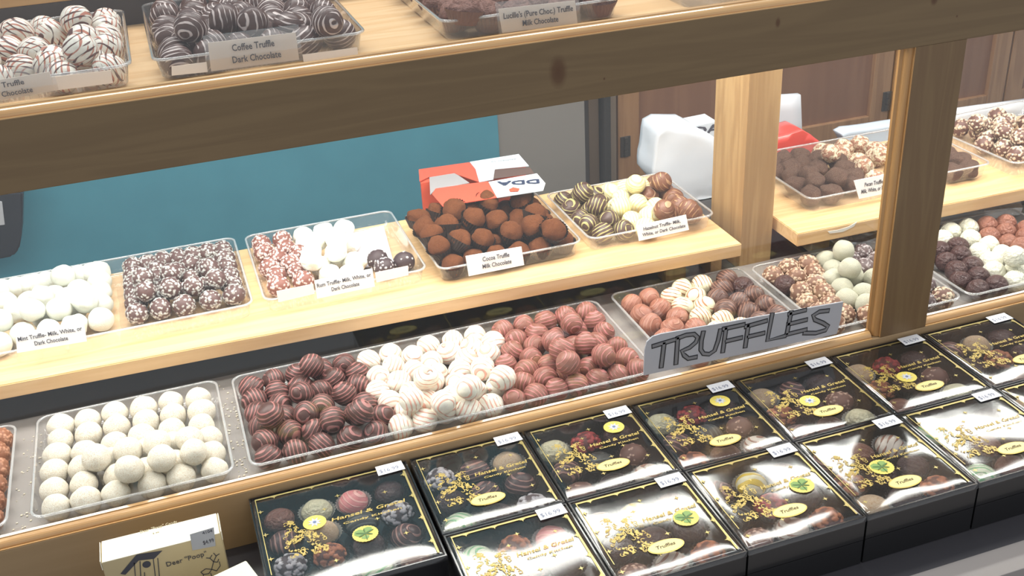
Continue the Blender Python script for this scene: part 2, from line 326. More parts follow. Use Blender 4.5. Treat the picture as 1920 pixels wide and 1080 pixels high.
tray(-.36, .066, .302, .545, ZM, .027, 'wide clear tray of mint truffles at the left of the long shelf')
tray(.080, .320, .303, .54, ZM, .027, 'half-empty clear tray of rum truffles on the long shelf')
tray(.334, .562, .292, .51, ZM, .027, 'clear tray of cocoa truffles in brown paper cups on the long shelf')
tray(.573, .789, .294, .49, ZM, .027, 'clear tray of hazelnut truffles at the right end of the long shelf')
tray(.946, 1.302, .277, .492, ZM, .029, 'wide clear tray of rough brown truffles on the right shelf')
tray(1.318, 1.57, .258, .50, ZM+.003, .029, 'clear tray of nut-topped truffles at the far right shelf end', .05)
tray(-.36, -.022, .064, .33, ZSH, .026, 'clear tray of white striped truffles, leftmost on the top shelf')
tray(-.002, .224, .066, .345, ZSH, .026, 'clear tray of coffee truffles on the top shelf')
tray(.308, .528, .064, .345, ZSH, .026, 'clear tray of cupped milk truffles on the top shelf')
tray(.60, .82, .058, .34, ZSH, .026, 'empty-fronted clear tray at the right of the top shelf')

# ------------------------------------------------------------------ truffle meshes
def ball(seed, lump=.04, sub=4, flat=.86):
    bm = bmesh.new(); bmesh.ops.create_icosphere(bm, subdivisions=sub, radius=1); off = Vector((seed*7.3, seed*3.1, seed*1.7))
    for v in bm.verts:
        c = v.co.normalized(); k = 1+lump*noise.noise(c*1.3+off)*1.6+lump*.35*noise.noise(c*4+off)
        v.co = c*k
        if v.co.z < -flat: v.co.z = -flat + (v.co.z+flat)*.15
    m = bpy.data.meshes.new('truffle'); bm.to_mesh(m); bm.free(); return smooth(m)
def crumbed(seed, n=70, size=.17, high=.12, top_only=False, lump=.03):
    rr = random.Random(seed); bm = bmesh.new(); bmesh.ops.create_icosphere(bm, subdivisions=5, radius=1)
    pts = []
    for i in range(n):
        z = rr.uniform(-.2 if top_only else -1, 1); a = rr.uniform(0, 6.283); q = math.sqrt(1-z*z); pts.append((Vector((q*math.cos(a), q*math.sin(a), z)), size*rr.uniform(.6, 1.15), rr.random(), rr.uniform(.6, 1.2)))
    kd = kdtree.KDTree(n)
    for i, p in enumerate(pts): kd.insert(p[0], i)
    kd.balance(); off = Vector((seed*5.3, seed*2.1, seed*1.1)); data = []
    for v in bm.verts:
        c = v.co.normalized(); base = 1+lump*1.5*noise.noise(c*1.5+off); best = 0; tn = 0
        for (_, i, d) in kd.find_n(c, 3):
            _, s, t_, hh = pts[i]
            d2 = d*(1+.35*noise.noise(c*9+off))
            if d2 < s:
                q = hh*(1-(d2/s)**4)**.5
                if q > best: best = q; tn = t_
        v.co = c*(base*(.95)+high*best)
        if v.co.z < -.88: v.co.z = -.88
        data.append((1.0 if best > .15 else 0.0, tn))
    m = bpy.data.meshes.new('truffle'); bm.to_mesh(m); bm.free()
    for k, nm in enumerate(('crumb', 'tone')):
        at = m.attributes.new(nm, 'FLOAT', 'POINT'); at.data.foreach_set('value', [d[k] for d in data])
    return smooth(m)
def meshes(base, m):
    out = []
    for b_ in base:
        c = b_.copy(); c.materials.clear(); c.materials.append(m); out.append(c)
    return out
BALL = [ball(i) for i in range(3)]; LUMP = [ball(i+10, .12) for i in range(3)]; NEAT = [ball(i+20, .02) for i in range(2)]
BIGC = [crumbed(i, 75, .2, .15) for i in range(3)]; FINEC = [crumbed(i+5, 150, .11, .07) for i in range(3)]; TOPC = [crumbed(i+9, 80, .16, .12, True) for i in range(3)]; MIDC = [crumbed(i+40, 120, .135, .09) for i in range(3)]; SPARSE = [crumbed(i+14, 60, .10, .05) for i in range(2)]
KINDS = {
 'mint': (meshes(LUMP[:1]+BALL, choco('c_mint', (.72, .73, .64), speck=(.55, .62, .5), speck_at=.73, rough=.6, bmp=.12, vary=.05)), 'rough white mint truffle'),
 'mintdark': (meshes(FINEC, chunky('c_mintdark', (.095, .05, .045), (.55, .56, .53), (.26, .24, .22))), 'sugar-dusted dark mint truffle'),
 'rumnut': (meshes(FINEC, chunky('c_rumnut', (.20, .075, .055), (.80, .70, .66), (.48, .30, .26))), 'rum truffle with sugary crumbs'),
 'rumwhite': (meshes(LUMP, choco('c_rumwhite', (.84, .83, .74), rough=.7, bmp=.06, vary=.04)), 'rough white rum truffle'),
 'rumdark': (meshes(SPARSE, chunky('c_rumdark', (.05, .03, .032), (.7, .68, .68), (.45, .42, .42))), 'dark rum truffle with few crumbs'),
 'cocoa': (meshes(LUMP, choco('c_cocoa', (.30, .105, .04), speck=(.22, .07, .026), speck_at=.55, rough=.9, bmp=.2, vary=.15, spec=.1)), 'cocoa truffle in brown paper cup'),
 'hazdark': (meshes(BALL, choco('c_hazdark', (.075, .04, .03), drz=(.42, .36, .15), bands=1.0, thr=.74)), 'yellow-striped dark hazelnut truffle'),
 'hazyellow': (meshes(BALL, choco('c_hazyellow', (.74, .70, .44), drz=(.78, .62, .26), bands=1.2, thr=.68)), 'creamy yellow hazelnut truffle'),
 'hazmilk': (meshes(BALL, choco('c_hazmilk', (.19, .08, .045), drz=(.42, .24, .13), bands=.8, thr=.82)), 'milk hazelnut truffle with tan stripe'),
 'pecan': (meshes(LUMP, choco('c_pecan', (.31, .17, .12), speck=(.42, .27, .19), speck_at=.56, rough=.8, bmp=.25, vary=.2, spec=.2)), 'rough brown pecan truffle'),
 'mottled': (meshes(LUMP, choco('c_mottled', (.68, .57, .40), speck=(.30, .14, .085), speck_at=.51, rough=.7, bmp=.12, nscale=.55)), 'mottled cream and brown truffle'),
 'nutty': (meshes(MIDC, chunky('c_nutty', (.13, .06, .045), (.78, .70, .50), (.34, .18, .13))), 'dark truffle heaped with pale nuts'),
 'crumbwhite': (meshes(BALL, choco('c_crumbwhite', (.85, .80, .69), speck=(.66, .50, .33), speck_at=.575, rough=.6, bmp=.12, vary=.06)), 'white truffle dusted with tan crumbs'),
 'nutmilk': (meshes(FINEC, chunky('c_nutmilk', (.24, .095, .05), (.46, .24, .15), (.30, .13, .07))), 'milk truffle rolled in brown nuts'),
 'darkpink': (meshes(BALL, choco('c_darkpink', (.080, .038, .033), drz=(.34, .14, .13), bands=1.1, thr=.74)), 'pink-striped dark truffle'),
 'whitepink': (meshes(BALL, choco('c_whitepink', (.82, .78, .68), drz=(.78, .42, .34), bands=1.0, thr=.80)), 'pink-striped white truffle'),
 'milkpink': (meshes(BALL, choco('c_milkpink', (.25, .105, .078), drz=(.50, .19, .18), bands=1.1, thr=.77)), 'pink-striped milk truffle'),
 'milkbrown': (meshes(BALL, choco('c_milkbrown', (.34, .14, .095), drz=(.44, .22, .16), bands=1.1, thr=.78)), 'smooth milk truffle with faint stripes'),
 'whitebrown': (meshes(BALL, choco('c_whitebrown', (.78, .72, .52), drz=(.44, .19, .10), bands=1.05, thr=.79)), 'brown-striped white truffle'),
 'darkbrown': (meshes(BALL, choco('c_darkbrown', (.105, .052, .042), drz=(.28, .15, .11), bands=1.2, thr=.74)), 'brown-striped dark truffle'),
 'darkplain': (meshes(NEAT, choco('c_darkplain', (.075, .036, .034), rough=.3)), 'plain dark truffle'),
 'tannut': (meshes(MIDC, chunky('c_tannut', (.20, .10, .065), (.70, .56, .40), (.38, .21, .14))), 'truffle rolled in tan nuts'),
 'dusty': (meshes(BALL, choco('c_dusty', (.72, .71, .56), speck=(.80, .78, .66), speck_at=.6, rough=.7, bmp=.15, vary=.04)), 'pale dusty truffle'),
 'speckgray': (meshes(FINEC, chunky('c_speckgray', (.11, .075, .075), (.50, .46, .46), (.22, .17, .17))), 'grey-speckled dark truffle'),
 'white': (meshes(BALL, choco('c_white', (.82, .80, .66), rough=.35, vary=.03)), 'plain white truffle'),
 'milk': (meshes(NEAT, choco('c_milk', (.30, .125, .085), rough=.35)), 'plain milk truffle'),
 'coffee': (meshes(BALL, choco('c_coffee', (.085, .042, .036), drz=(.62, .52, .50), bands=1.15, thr=.80)), 'coffee truffle with white stripes'),
 'whitered': (meshes(BALL, choco('c_whitered', (.80, .76, .68), drz=(.50, .20, .14), drz2=(.12, .05, .045), bands=1.1, thr=.76)), 'white truffle with red and brown stripes'),
}
CHIP = [crumbed(31, 55, .2, .13, True)]
def pleat(n=28, r0=.80, r1=1.2, z0=-.88, z1=.08, amp=.05):
    bm = bmesh.new(); loops = []
    for k in range(4):
        t = k/3; r = r0+(r1-r0)*t; loops.append([((r+amp*t*(1 if i % 2 else -1))*math.cos(i*math.pi/n), (r+amp*t*(1 if i % 2 else -1))*math.sin(i*math.pi/n), z0+(z1-z0)*t) for i in range(2*n)])
    vs = loft(bm, loops); bm.faces.new(vs[0][::-1]); m = bpy.data.meshes.new('paper_cup'); bm.normal_update(); bm.to_mesh(m); bm.free(); return m
PLEAT = pleat(); CUPM_D = meshes([PLEAT], CUPD)[0]; CUPM_C = meshes([PLEAT], CUPC)[0]; CUPM_B = meshes([PLEAT], plain('cup_milk', (.16, .07, .045), .5))[0]

def settle(P, r, z0, bnd, it=90):
    P = np.array(P, float); n = len(P)
    for _ in range(it):
        D = P[:, None]-P[None]; L = np.sqrt((D**2).sum(-1))+1e-9; np.fill_diagonal(L, 9)
        ov = np.clip(2*r*.985-L, 0, None); P += (D/L[..., None]*ov[..., None]).sum(1)*.36
        P[:, 2] -= .00035 if _ < it-25 else 0
        P[:, 2] = np.maximum(P[:, 2], z0+r*.93)
        low = P[:, 2] < z0+.024
        for a in (0, 1):
            i0, i1 = r+(.002 if a else .007), r+.006
            P[low, a] = np.clip(P[low, a], bnd[2*a]+i0, bnd[2*a+1]-i1)
            P[:, a] = np.clip(P[:, a], bnd[2*a]+r*.7, bnd[2*a+1]-r*.7)
    return P
NAMES = dict(mint='white_truffle', rumwhite='white_truffle', crumbwhite='white_truffle', whitepink='striped_white_truffle', whitebrown='striped_white_truffle', white='white_truffle', dusty='white_truffle', hazyellow='white_truffle', whitered='striped_white_truffle',
 mintdark='sugared_truffle', rumnut='sugared_truffle', rumdark='sugared_truffle', cocoa='cocoa_truffle', hazdark='striped_dark_truffle', darkpink='striped_dark_truffle', coffee='striped_dark_truffle', darkbrown='striped_dark_truffle', darkplain='dark_truffle',
 hazmilk='milk_truffle', milkpink='striped_milk_truffle', milkbrown='milk_truffle', milk='milk_truffle', lucille='cupped_milk_truffle', pecan='milk_truffle', mottled='mottled_truffle', nutty='nut_truffle', nutmilk='nut_truffle', tannut='nut_truffle', speckgray='sugared_truffle')
ORD = ['first', 'second', 'third', 'fourth', 'fifth', 'sixth', 'seventh', 'eighth', 'ninth', 'tenth', 'eleventh', 'twelfth', 'thirteenth', 'fourteenth', 'fifteenth', 'sixteenth', 'seventeenth', 'eighteenth']
def pile(items, r, z0, bnd, cup=None, base=(), fill=True, sx=1, sy=1, ox=0, oy=0, cat='truffle', tilt=.45, where=''):
    """items: (kind, [(x, y, layer)...]) in crop pixels, mapped to the photo by /s + offset"""
    L = []
    for kind, pts in items:
        for p in pts:
            lay = p[2] if len(p) > 2 else 0
            zc = z0+r*.9+lay*r*1.35; q = onZ(p[0]/sx+ox, p[1]/sx+oy, zc); L.append((kind, lay, q))
    nfix = len(L)
    for (bk, bx, by) in base: L.append((bk, 0, np.array([bx, by, z0+r*.95])))
    P = settle([l[2] for l in L], r, z0, bnd)
    if fill:
        P = list(P); gx = np.arange(bnd[0]+r+.008, bnd[1]-r-.006, .006); gy = np.arange(bnd[2]+r+.006, bnd[3]-r-.006, .006)
        for y in gy:
            for x in gx:
                q = np.array([x, y, z0+r*.95]); A = np.array(P); d = np.linalg.norm(A-q, axis=1)
                if d.min() > 1.62*r: L.append((L[int(np.linalg.norm(A[:, :2]-q[:2], axis=1).argmin())][0], 0, q)); P.append(q)
        P = settle(P, r, z0, bnd, 30)
    rows = {}
    for i, (k, lay, q) in enumerate(L):
        up = P[i, 2] > z0+r*1.45
        row = int((P[i, 1]-bnd[2])/(2*r)); rows.setdefault((k, up, row), []).append(i)
    # renumber rows per kind and layer so that ordinals have no gaps
    for key in sorted(rows):
        k, up, row = key; rs = sorted(q[2] for q in rows if q[0] == k and q[1] == up); rn = rs.index(row)
        ids = sorted(rows[key], key=lambda i: P[i, 0])
        for c, i in enumerate(ids):
            M_, desc = KINDS[k]
            lab = '%s%s, %s layer, %s row from front, %s from left' % (desc, where, 'upper' if up else 'lower', ORD[rn], ORD[c])
            o = bpy.data.objects.new(NAMES[k], R.choice(M_)); COL.objects.link(o)
            o.location = Vector([float(a) for a in P[i]]); s = r*R.uniform(.96, 1.03); o.scale = (s*R.uniform(.96, 1.06), s*R.uniform(.94, 1.04), s*R.uniform(.93, 1.0)); tl = 0 if P[i, 2] < z0+r*1.1 else tilt
            o.rotation_euler = (R.uniform(-tl, tl), R.uniform(-tl, tl), R.uniform(0, 6.28))
            tag(o, lab, NAMES[k].replace('_', ' ').replace('striped ', '').replace('cupped ', ''), desc+'s in a tray')
            if cup and (k in cup):
                c_ = bpy.data.objects.new('paper_cup', cup[k]); COL.objects.link(c_); c_.parent = o
    return P

pile([('nutmilk', [(8,819),(6,846),(2,872),(-2,901),(-5,934),(-9,963),(-26,822),(-28,850),(-32,880),(-36,910),(-40,945)])], .0172, ZF, (-.47, -.262, .023, .243), fill=False)
pile([('crumbwhite', [(315,315),(312,385),(303,460),(298,550),(297,640),(295,735),(453,290),(455,350),(430,455),(430,530),(455,620),(457,715),(593,250),(600,315),(590,415),(575,520),(590,590),(615,680),(740,230),(750,285),(735,370),(760,560),(775,650),(880,195),(890,255),(885,330),(930,610),(910,520),(1020,180),(1035,240),(1040,310),(1080,385),(1095,480),(1085,560),(890,420),
   (515,475,1),(675,550,1),(830,510,1),(980,470,1),(960,375,1),(650,430,1),(820,410,1)])], .0172, ZF+.001, (-.238, -.004, .023, .246), sx=2.741, oy=686)
PB = []
pile([('darkpink', [(205,440),(220,510),(125,510),(140,590),(330,430),(475,380),(450,430,1),(470,510),(605,370),(700,400),(635,470,1),(740,500),(340,520,1),(230,590),(355,625,1),(525,590,1),(165,640),(250,660,1),(185,700),(715,580,1),(785,590),(590,690,1),(715,670,1),(440,735),(290,745),(180,780),(655,785),(795,765),(230,870),(370,850),(520,820),(800,680),(560,450)]),
      ('whitepink', [(790,370),(870,330),(940,340),(1020,300),(1140,265),(1265,245),(1345,265),(820,440),(900,400),(920,470),(985,400),(1040,370),(1045,440,1),(1160,330),(1200,420,1),(1280,320),(1340,400,1),(1400,320),(835,515),(940,525),(880,590),(1410,390),(910,640),(1000,600,1),(1050,500,1),(1190,500,1),(1450,470,1),(960,710),(1105,690),(1245,645),(1390,615),(1525,585),(1500,510),(1150,590,1),(1290,545,1),(1060,580),(1340,500)]),
      ('milkpink', [(1415,245),(1505,195),(1640,175),(1760,135),(1880,140),(1450,310),(1535,250),(1665,235,1),(1800,190,1),(1480,360),(1570,305),(1710,280),(1805,240),(1860,300,1),(1600,380),(1700,340,1),(1525,420),(1670,445),(1805,420,1),(1580,490),(1645,545),(1775,520),(1900,495),(1913,162),(1974,232),(1985,288),(1944,373,1),(2070,351),(1853,301),(1637,545),(1776,521),(1905,490),(2045,460),(2143,438),(1573,480),(1669,450),(1780,350),(2010,400),(2040,300),(1950,455)])],
     .0168, ZF+.001, (.014, .558, .023, .243), sx=2.741, ox=420, oy=540)
pile([('milkbrown', [(-27,240+415),(15,635),(-5,711),(50,692),(30,759),(95,690),(150,730),(5,800),(60,810),(-30,760)]),
      ('whitebrown', [(165,545),(265,530),(145,610),(255,605),(200,665),(305,650),(260,715),(385,695),(330,760),(430,720),(220,790),(380,800)]),
      ('darkbrown', [(370,505),(375,590),(490,560),(480,640),(570,615),(530,690),(640,655),(440,545),(420,640),(600,720),(500,770),(680,700)]),
     ('darkplain', [(605,530)])], .0168, ZF+.001, (.582, .806, .024, .248), sx=2.741, ox=1220, oy=340)
pile([('darkplain', [(690,580)]), ('tannut', [(680,440),(670,500),(750,455),(780,505),(745,560),(860,560),(800,610),(900,595),(1040,710),(1110,740),(980,770),(760,650),(860,660),(940,640),(1200,700)]),
      ('dusty', [(790,430),(940,385,1),(885,485),(985,460,1),(930,535),(1045,500),(1110,520),(1000,600),(970,570),(1065,600),(1150,560),(1120,655),(1190,620)]),
      ('speckgray', [(1060,430),(1110,465),(1140,430),(1200,480),(1480,560),(1500,610),(1440,580),(1450,650),(1380,560),(1300,520)]), ('nutty', [(1560,635)])], .0172, ZF+.001, (.818, 1.052, .024, .24), sx=2.741, ox=1220, oy=340)
pile([('white', [(1540,260),(1640,240),(1545,320),(1645,300),(1640,370),(1730,345),(1720,410),(1775,470),(1800,385),(1880,410,1),(1850,500),(1890,560),(1950,500)]),
      ('milk', [(1740,235),(1750,290),(1830,260),(1880,290,1),(1840,330),(1920,250),(1940,330)]),
      ('darkplain', [(1510,360),(1600,390),(1540,420),(1660,430),(1620,480),(1700,540),(1770,510),(1790,580),(1840,560),(1600,350)])], .0170, ZF+.001, (1.062, 1.33, .024, .25), sx=2.741, ox=1220, oy=340, where=' at far right')
# long shelf
pile([('mint', [(55,260),(190,250),(180,370),(150,500,1),(340,200),(430,210),(430,310),(410,420,1),(600,150),(600,250),(670,270,1),(665,390,1),(850,150),(870,260),(870,380),(840,550,1),(1040,220),(1040,320),(1045,430),(1050,560),(55,715,1),(315,660,1),(570,605,1),(20,920),(190,850),(480,800),(740,750),(985,690),(0,420),(70,560),(-90,400),(-80,560),(-100,760),(-120,900),(300,560),(560,500),(700,640),(430,720),(-40,300)])], .0175, ZM+.001, (-.36, -.118, .302, .545), fill=False, sx=5.14, oy=460)
pile([('mintdark', [(200,350),(150,430),(290,400),(440,290),(450,370),(600,350),(670,240),(830,220),(970,210),(1080,190),(1200,180),(1250,250),(330,500,1),(160,540),(180,640),(350,620,1),(620,450,1),(640,600,1),(850,420,1),(830,310),(880,560,1),(1040,280),(1040,380,1),(1170,480,1),(1290,450),(1190,340),(1300,550),(230,830),(520,800),(760,740),(1030,700),(1300,640),(200,740),(480,560),(740,620),(980,580),(460,700)])], .0165, ZM+.001, (-.116, .066, .302, .545), fill=False, sx=5.4, ox=200, oy=430)
pile([('rumnut', [(280,370),(300,440),(340,530),(370,620),(400,710),(430,810),(490,320),(520,400),(540,500),(600,640),(680,760),(560,570)]),
      ('rumwhite', [(690,290),(750,350,1),(750,430,1),(800,540,1),(830,640),(810,280),(1000,260),(1010,360,1),(1040,460,1),(1050,570),(1110,430),(960,720),(1150,700),(1120,590),(700,420)]),
      ('rumdark', [(1440,580),(1500,640),(1710,590)])], .0168, ZM+.001, (.080, .320, .303, .54), fill=False, sx=5.333, ox=440, oy=380)
FILL = [(.334+.228*(i+.5+.5*(j % 2)*.6)/6.3, .300+.206*(j+.5)/5.6) for j in range(5) for i in range(6)]
pile([('cocoa', [(x, y, 1.0) for x, y in ((240,350),(440,320),(720,300),(970,270),(1250,190),(1330,340),(540,470),(590,590),(360,580),(410,690),(860,550),(1200,490),(1400,450),(1600,480),(820,420),(1060,400),(250,450),(600,330))])], .0178, ZM+.003, (.334, .562, .292, .503), base=[('cocoa', *q) for q in FILL], cup={'cocoa': CUPM_D}, sx=5.333, ox=740, oy=340, tilt=.5)
pile([('hazdark', [(190,240),(180,330),(350,200),(460,270,1),(290,370),(400,420),(540,370,1),(500,500,1),(670,470,1),(620,630),(780,610),(420,350)]),
      ('hazyellow', [(570,180),(740,160),(640,250),(880,230,1),(740,310),(830,400,1),(990,370),(970,510,1),(860,540),(1110,510),(700,400)]),
      ('hazmilk', [(1020,240),(1150,210,1),(1160,400,1),(1270,250),(1300,300),(1420,390,1),(1460,480),(1290,400),(1210,310),(1270,490)])], .0172, ZM+.001, (.573, .789, .294, .49), sx=4.8, ox=1000, oy=300)
pile([('pecan', [(160,410),(250,450),(160,570),(210,620),(330,720),(400,560,1),(520,640,1),(470,820),(670,790),(310,370),(430,420),(570,520),(660,500),(720,630,1),(780,660),(860,730),(900,640),(820,540),(100,500),(60,600),(1650,400),(1750,330),(1870,500),(1950,420),(1820,400),(2040,480),(2120,560),(2070,620),(1960,560),(1700,480)]),
      ('mottled', [(510,350),(620,390,1),(720,300),(760,380),(900,270),(910,370,1),(1010,460,1),(1150,290,1),(1120,350),(1140,540,1),(1240,430,1),(1290,560),(1330,340),(1420,430),(1450,520)])], .0172, ZM+.001, (.946, 1.302, .277, .492), fill=False, sx=5.685, ox=1440, oy=220)
pile([('nutty', [(400,370),(580,300,1),(560,430),(780,230),(760,330,1),(700,480),(880,400,1),(950,290),(1050,300),(1010,480,1),(850,570),(1010,640),(690,540),(900,500),(1150,400),(1200,520),(1150,620),(620,330)])], .0172, ZM+.004, (1.318, 1.57, .258, .50), fill=False, sx=6, ox=1740, oy=180)
# top shelf
pile([('whitered', [(105,90,1),(150,165,1),(280,110),(450,60,1),(450,130,1),(430,240,1),(50,270),(225,240,1),(580,150),(560,250),(340,390),(530,360),(130,360),(600,100),(0,150),(240,180),(360,60),(590,200),(460,330),(230,330),(-60,200),(-80,320),(-100,80),(30,30),(20,400)])], .0178, ZSH+.001, (-.36, -.022, .064, .33), fill=False, sx=2.741)
pile([('coffee', [(870,90),(850,200),(960,50,1),(960,150,1),(1130,10,1),(1140,85,1),(910,270),(1150,190),(1310,90,1),(1300,0),(1330,190),(1480,60,1),(1510,150),(1470,0),(1650,40,1),(1670,150,1),(1780,170),(1060,250),(1240,250),(1420,230),(1600,220),(1740,60),(1040,-60),(1200,-90),(1380,-90),(1560,-90),(1700,-60),(900,-30),(1780,-20)])], .0178, ZSH+.001, (-.002, .224, .066, .345), sx=2.741)
KINDS['lucille'] = (meshes(LUMP, choco('c_lucille', (.20, .085, .06), rough=.6)), 'milk truffle in brown fluted cup')
pile([('lucille', [(580,20),(760,20,1),(700,60),(860,30),(620,90),(980,0),(600,-60),(720,-80),(900,-80),(1060,-60),(1200,-60),(1330,0),(1380,-70),(1480,10),(1120,20)])], .0182, ZSH+.002, (.308, .528, .064, .345), cup={'lucille': CUPM_B}, sx=2.741, ox=600)

# ------------------------------------------------------------------ writing
TXT = {}
def text_mesh(s, shear=0, thick=0.0, bold=0.0):
    k = (s, shear, thick, bold)
    if k in TXT: return TXT[k].copy()
    c = bpy.data.curves.new('t', 'FONT'); c.body = s; c.size = 1; c.shear = shear; c.extrude = thick; c.offset = bold; c.resolution_u = 2; c.fill_mode = 'BOTH' if thick else 'FRONT'
    o = bpy.data.objects.new('t', c); COL.objects.link(o); bpy.context.view_layer.update()
    m = bpy.data.meshes.new_from_object(o.evaluated_get(bpy.context.evaluated_depsgraph_get())); bpy.data.objects.remove(o); TXT[k] = m.copy(); return m
def place_text(s, parent, bl, br, height, up, m, name='printed_text', shear=0, off=.0003, bold=0.0):
    """writes s from bl to br (world points), letter height given, up = world up direction of the lettering"""
    me = text_mesh(s, shear, .002, bold); co = np.array([v.co[:] for v in me.vertices]); x0, x1 = co[:, 0].min(), co[:, 0].max(); y0, y1 = co[:, 1].min(), co[:, 1].max()
    bl = np.array(bl, float); br = np.array(br, float); ex = br-bl; W = np.linalg.norm(ex); ex /= W; up = np.array(up, float); up -= ex*(up@ex); up /= np.linalg.norm(up); nz = np.cross(ex, up)
    q = bl + (co[:, 0:1]-x0)/(x1-x0)*W*ex + (co[:, 1:2])/.72*height*up + nz*(off+np.sign(co[:, 2:3])*.0001)
    q -= np.array(parent.matrix_world.translation if parent.parent else parent.location)
    me.vertices.foreach_set('co', q.ravel()); me.update(); return obj(name, me, m, parent)
def card(corners, Y, lines, label, name='price_card', m=WHITE, holder=False, lean=.003):
    """corners in photo pixels TL, TR, BR, BL"""
    TL, TR, BR_, BL = [onY(*q, Y) for q in corners]; TL = TL+np.array([0, lean, 0]); TR = TR+np.array([0, lean, 0])
    t = empty(name, P3((BL+BR_)/2), label, 'sign card')
    bm = bmesh.new(); prism(bm, [P3(q) for q in (BL, BR_, TR, TL)], (0, .0007, 0)); child('card', fix(bm), m, t)
    if holder:
        bm = bmesh.new(); e = .004; prism(bm, [P3(BL+[-e, -.0012, -.001]), P3(BR_+[e, -.0012, -.001]), P3(TR+[e, -.0012, .008]), P3(TL+[-e, -.0012, .008])], (0, .0005, 0)); child('acrylic_holder', fix(bm), PLASTIC, t)
    H = np.linalg.norm(TL-BL); n = len(lines)
    for (s, u0, u1, v, hh) in lines:
        a = BL+(TL-BL)*v; b_ = BR_+(TR-BR_)*v; p0 = a+(b_-a)*u0; p1 = a+(b_-a)*u1
        place_text(s, t, p0, p1, H*hh, TL-BL, INK, off=.0006 if not holder else .0022, bold=.012)
    return t
card([(29,628),(157,605),(163,640),(32,662)], .298, [('Mint Truffle- Milk, White, or', .03, .96, .60, .22), ('Dark Chocolate', .26, .74, .24, .22)], 'white card reading Mint Truffle before the mint tray')
card([(590,528),(699,505),(703,537),(595,560)], .299, [('Rum Truffle- Milk, White, or', .03, .96, .60, .22), ('Dark Chocolate', .26, .74, .24, .22)], 'white card reading Rum Truffle before the half-empty tray')
card([(874,482),(979,464),(983,497),(879,518)], .288, [('Cocoa Truffle', .28, .76, .60, .22), ('Milk Chocolate', .26, .78, .24, .22)], 'white card reading Cocoa Truffle before the cocoa tray')
card([(1195,425),(1288,404),(1292,431),(1198,452)], .290, [('Hazelnut Truffle- Milk,', .12, .86, .60, .22), ('White, or Dark Chocolate', .08, .94, .24, .22)], 'white card reading Hazelnut Truffle before the hazelnut tray')
card([(1603,340),(1668,327),(1669,361),(1611,373)], .272, [('Pecan Truffle', .25, .8, .58, .2), ('Milk, White, or Dark', .1, .94, .25, .2)], 'white card on the right shelf before the rough brown truffles')
card([(390,82),(555,62),(561,112),(396,134)], .058, [('Coffee Truffle', .26, .74, .62, .24), ('Dark Chocolate', .25, .80, .2, .24)], 'card reading Coffee Truffle in an acrylic holder on the top shelf', m=BLANK, holder=True)
card([(-55,160),(92,136),(103,170),(-50,196)], .056, [('Raspberry Truffle', .0, .65, .55, .26), ('Dark Chocolate', .05, .72, .1, .26)] and [('Truffle', .38, .66, .60, .27), ('Chocolate', .36, .74, .14, .27)], 'card ending in Truffle Chocolate at the left of the top shelf', m=BLANK, holder=True)
card([(936,18),(1080,2),(1083,44),(942,62)], .056, [("Lucille's (Pure Choc.) Truffle", .04, .95, .58, .24), ('Milk Chocolate', .27, .74, .2, .24)], "card reading Lucille's Truffle in an acrylic holder on the top shelf", m=BLANK, holder=True)
for q, Y, m_, lab in (([(97,146),(208,133),(212,156),(102,170)], .0575, BLANK, 'blank cream card beside the leftmost top shelf card'), ([(322,126),(388,118),(390,135),(322,142)], .059, BLANK, 'blank cream card left of the coffee card'), ([(568,104),(671,90),(672,106),(570,120)], .059, BLANK, 'blank cream card right of the coffee card'),
                  ([(519,548),(588,534),(590,551),(522,567)], .300, BLANK, 'blank cream card left of the rum card'), ([(704,513),(766,500),(766,516),(706,530)], .300, BLANK, 'blank cream card right of the rum card')):
    card(q, Y, [], lab, 'blank_card', m_)

# TRUFFLES sign on the glass
SY = .0125
sg = empty('lettered_sign', P3(onY(1385, 655, SY)), 'grey hand-lettered TRUFFLES sign propped on the front glass', 'sign')
cor = [(1207,704),(1209,656),(1213,641),(1224,631),(1240,626),(1581,566),(1576,600),(1569,626)]
bm = bmesh.new(); prism(bm, [P3(onY(*q, SY)) for q in cor], (0, .002, 0)); child('board', fix(bm), plain('sign_grey', (.46, .465, .50), .6), sg)
K = lambda L: [(1200+x/6, 600+y/6) for x, y in L]; G = lambda L: [(1220+x/2.741, 340+y/2.741) for x, y in L]
strokes = [K([(150,295),(392,222)]), K([(272,262),(240,525)]), K([(425,205),(405,488)]), K([(425,205),(520,170),(610,160),(648,195),(630,250),(560,310),(470,350),(500,400),(545,435),(630,418)]),
  K([(712,140),(690,240),(685,335),(715,380),(780,385),(840,345),(880,230),(905,115)]), K([(968,95),(932,355)]), K([(940,102),(1168,52)]), K([(965,240),(1140,200)]),
  K([(1218,62),(1185,300)]), K([(1190,75),(1420,10)]), K([(1212,190),(1392,148)]), G([(625,683),(600,818),(690,795)]), G([(722,672),(700,785)]), G([(712,682),(795,662)]), G([(706,735),(800,712)]), G([(700,787),(798,763)]),
  G([(912,665),(868,670),(835,690),(845,712),(885,728),(912,745),(900,765),(850,780),(790,780)])]
def ribbon(bm, pts, wd, y):
    P = [np.array(onY(*q, y)) for q in pts]; D = []
    for i in range(len(P)):
        a = P[max(0, i-1)]; b_ = P[min(len(P)-1, i+1)]; d = b_-a; d /= np.linalg.norm(d); D.append(np.array([-d[2], 0, d[0]]))
        if i == 0: P[0] = P[0]-d*wd*.35
        if i == len(P)-1: P[-1] = P[-1]+d*wd*.35
    for i in range(len(P)-1):
        prism(bm, [P3(P[i]-D[i]*wd/2), P3(P[i+1]-D[i+1]*wd/2), P3(P[i+1]+D[i+1]*wd/2), P3(P[i]+D[i]*wd/2)], (0, .0003, 0))
bm = bmesh.new()
for s in strokes: ribbon(bm, s, .0074, SY-.0004)
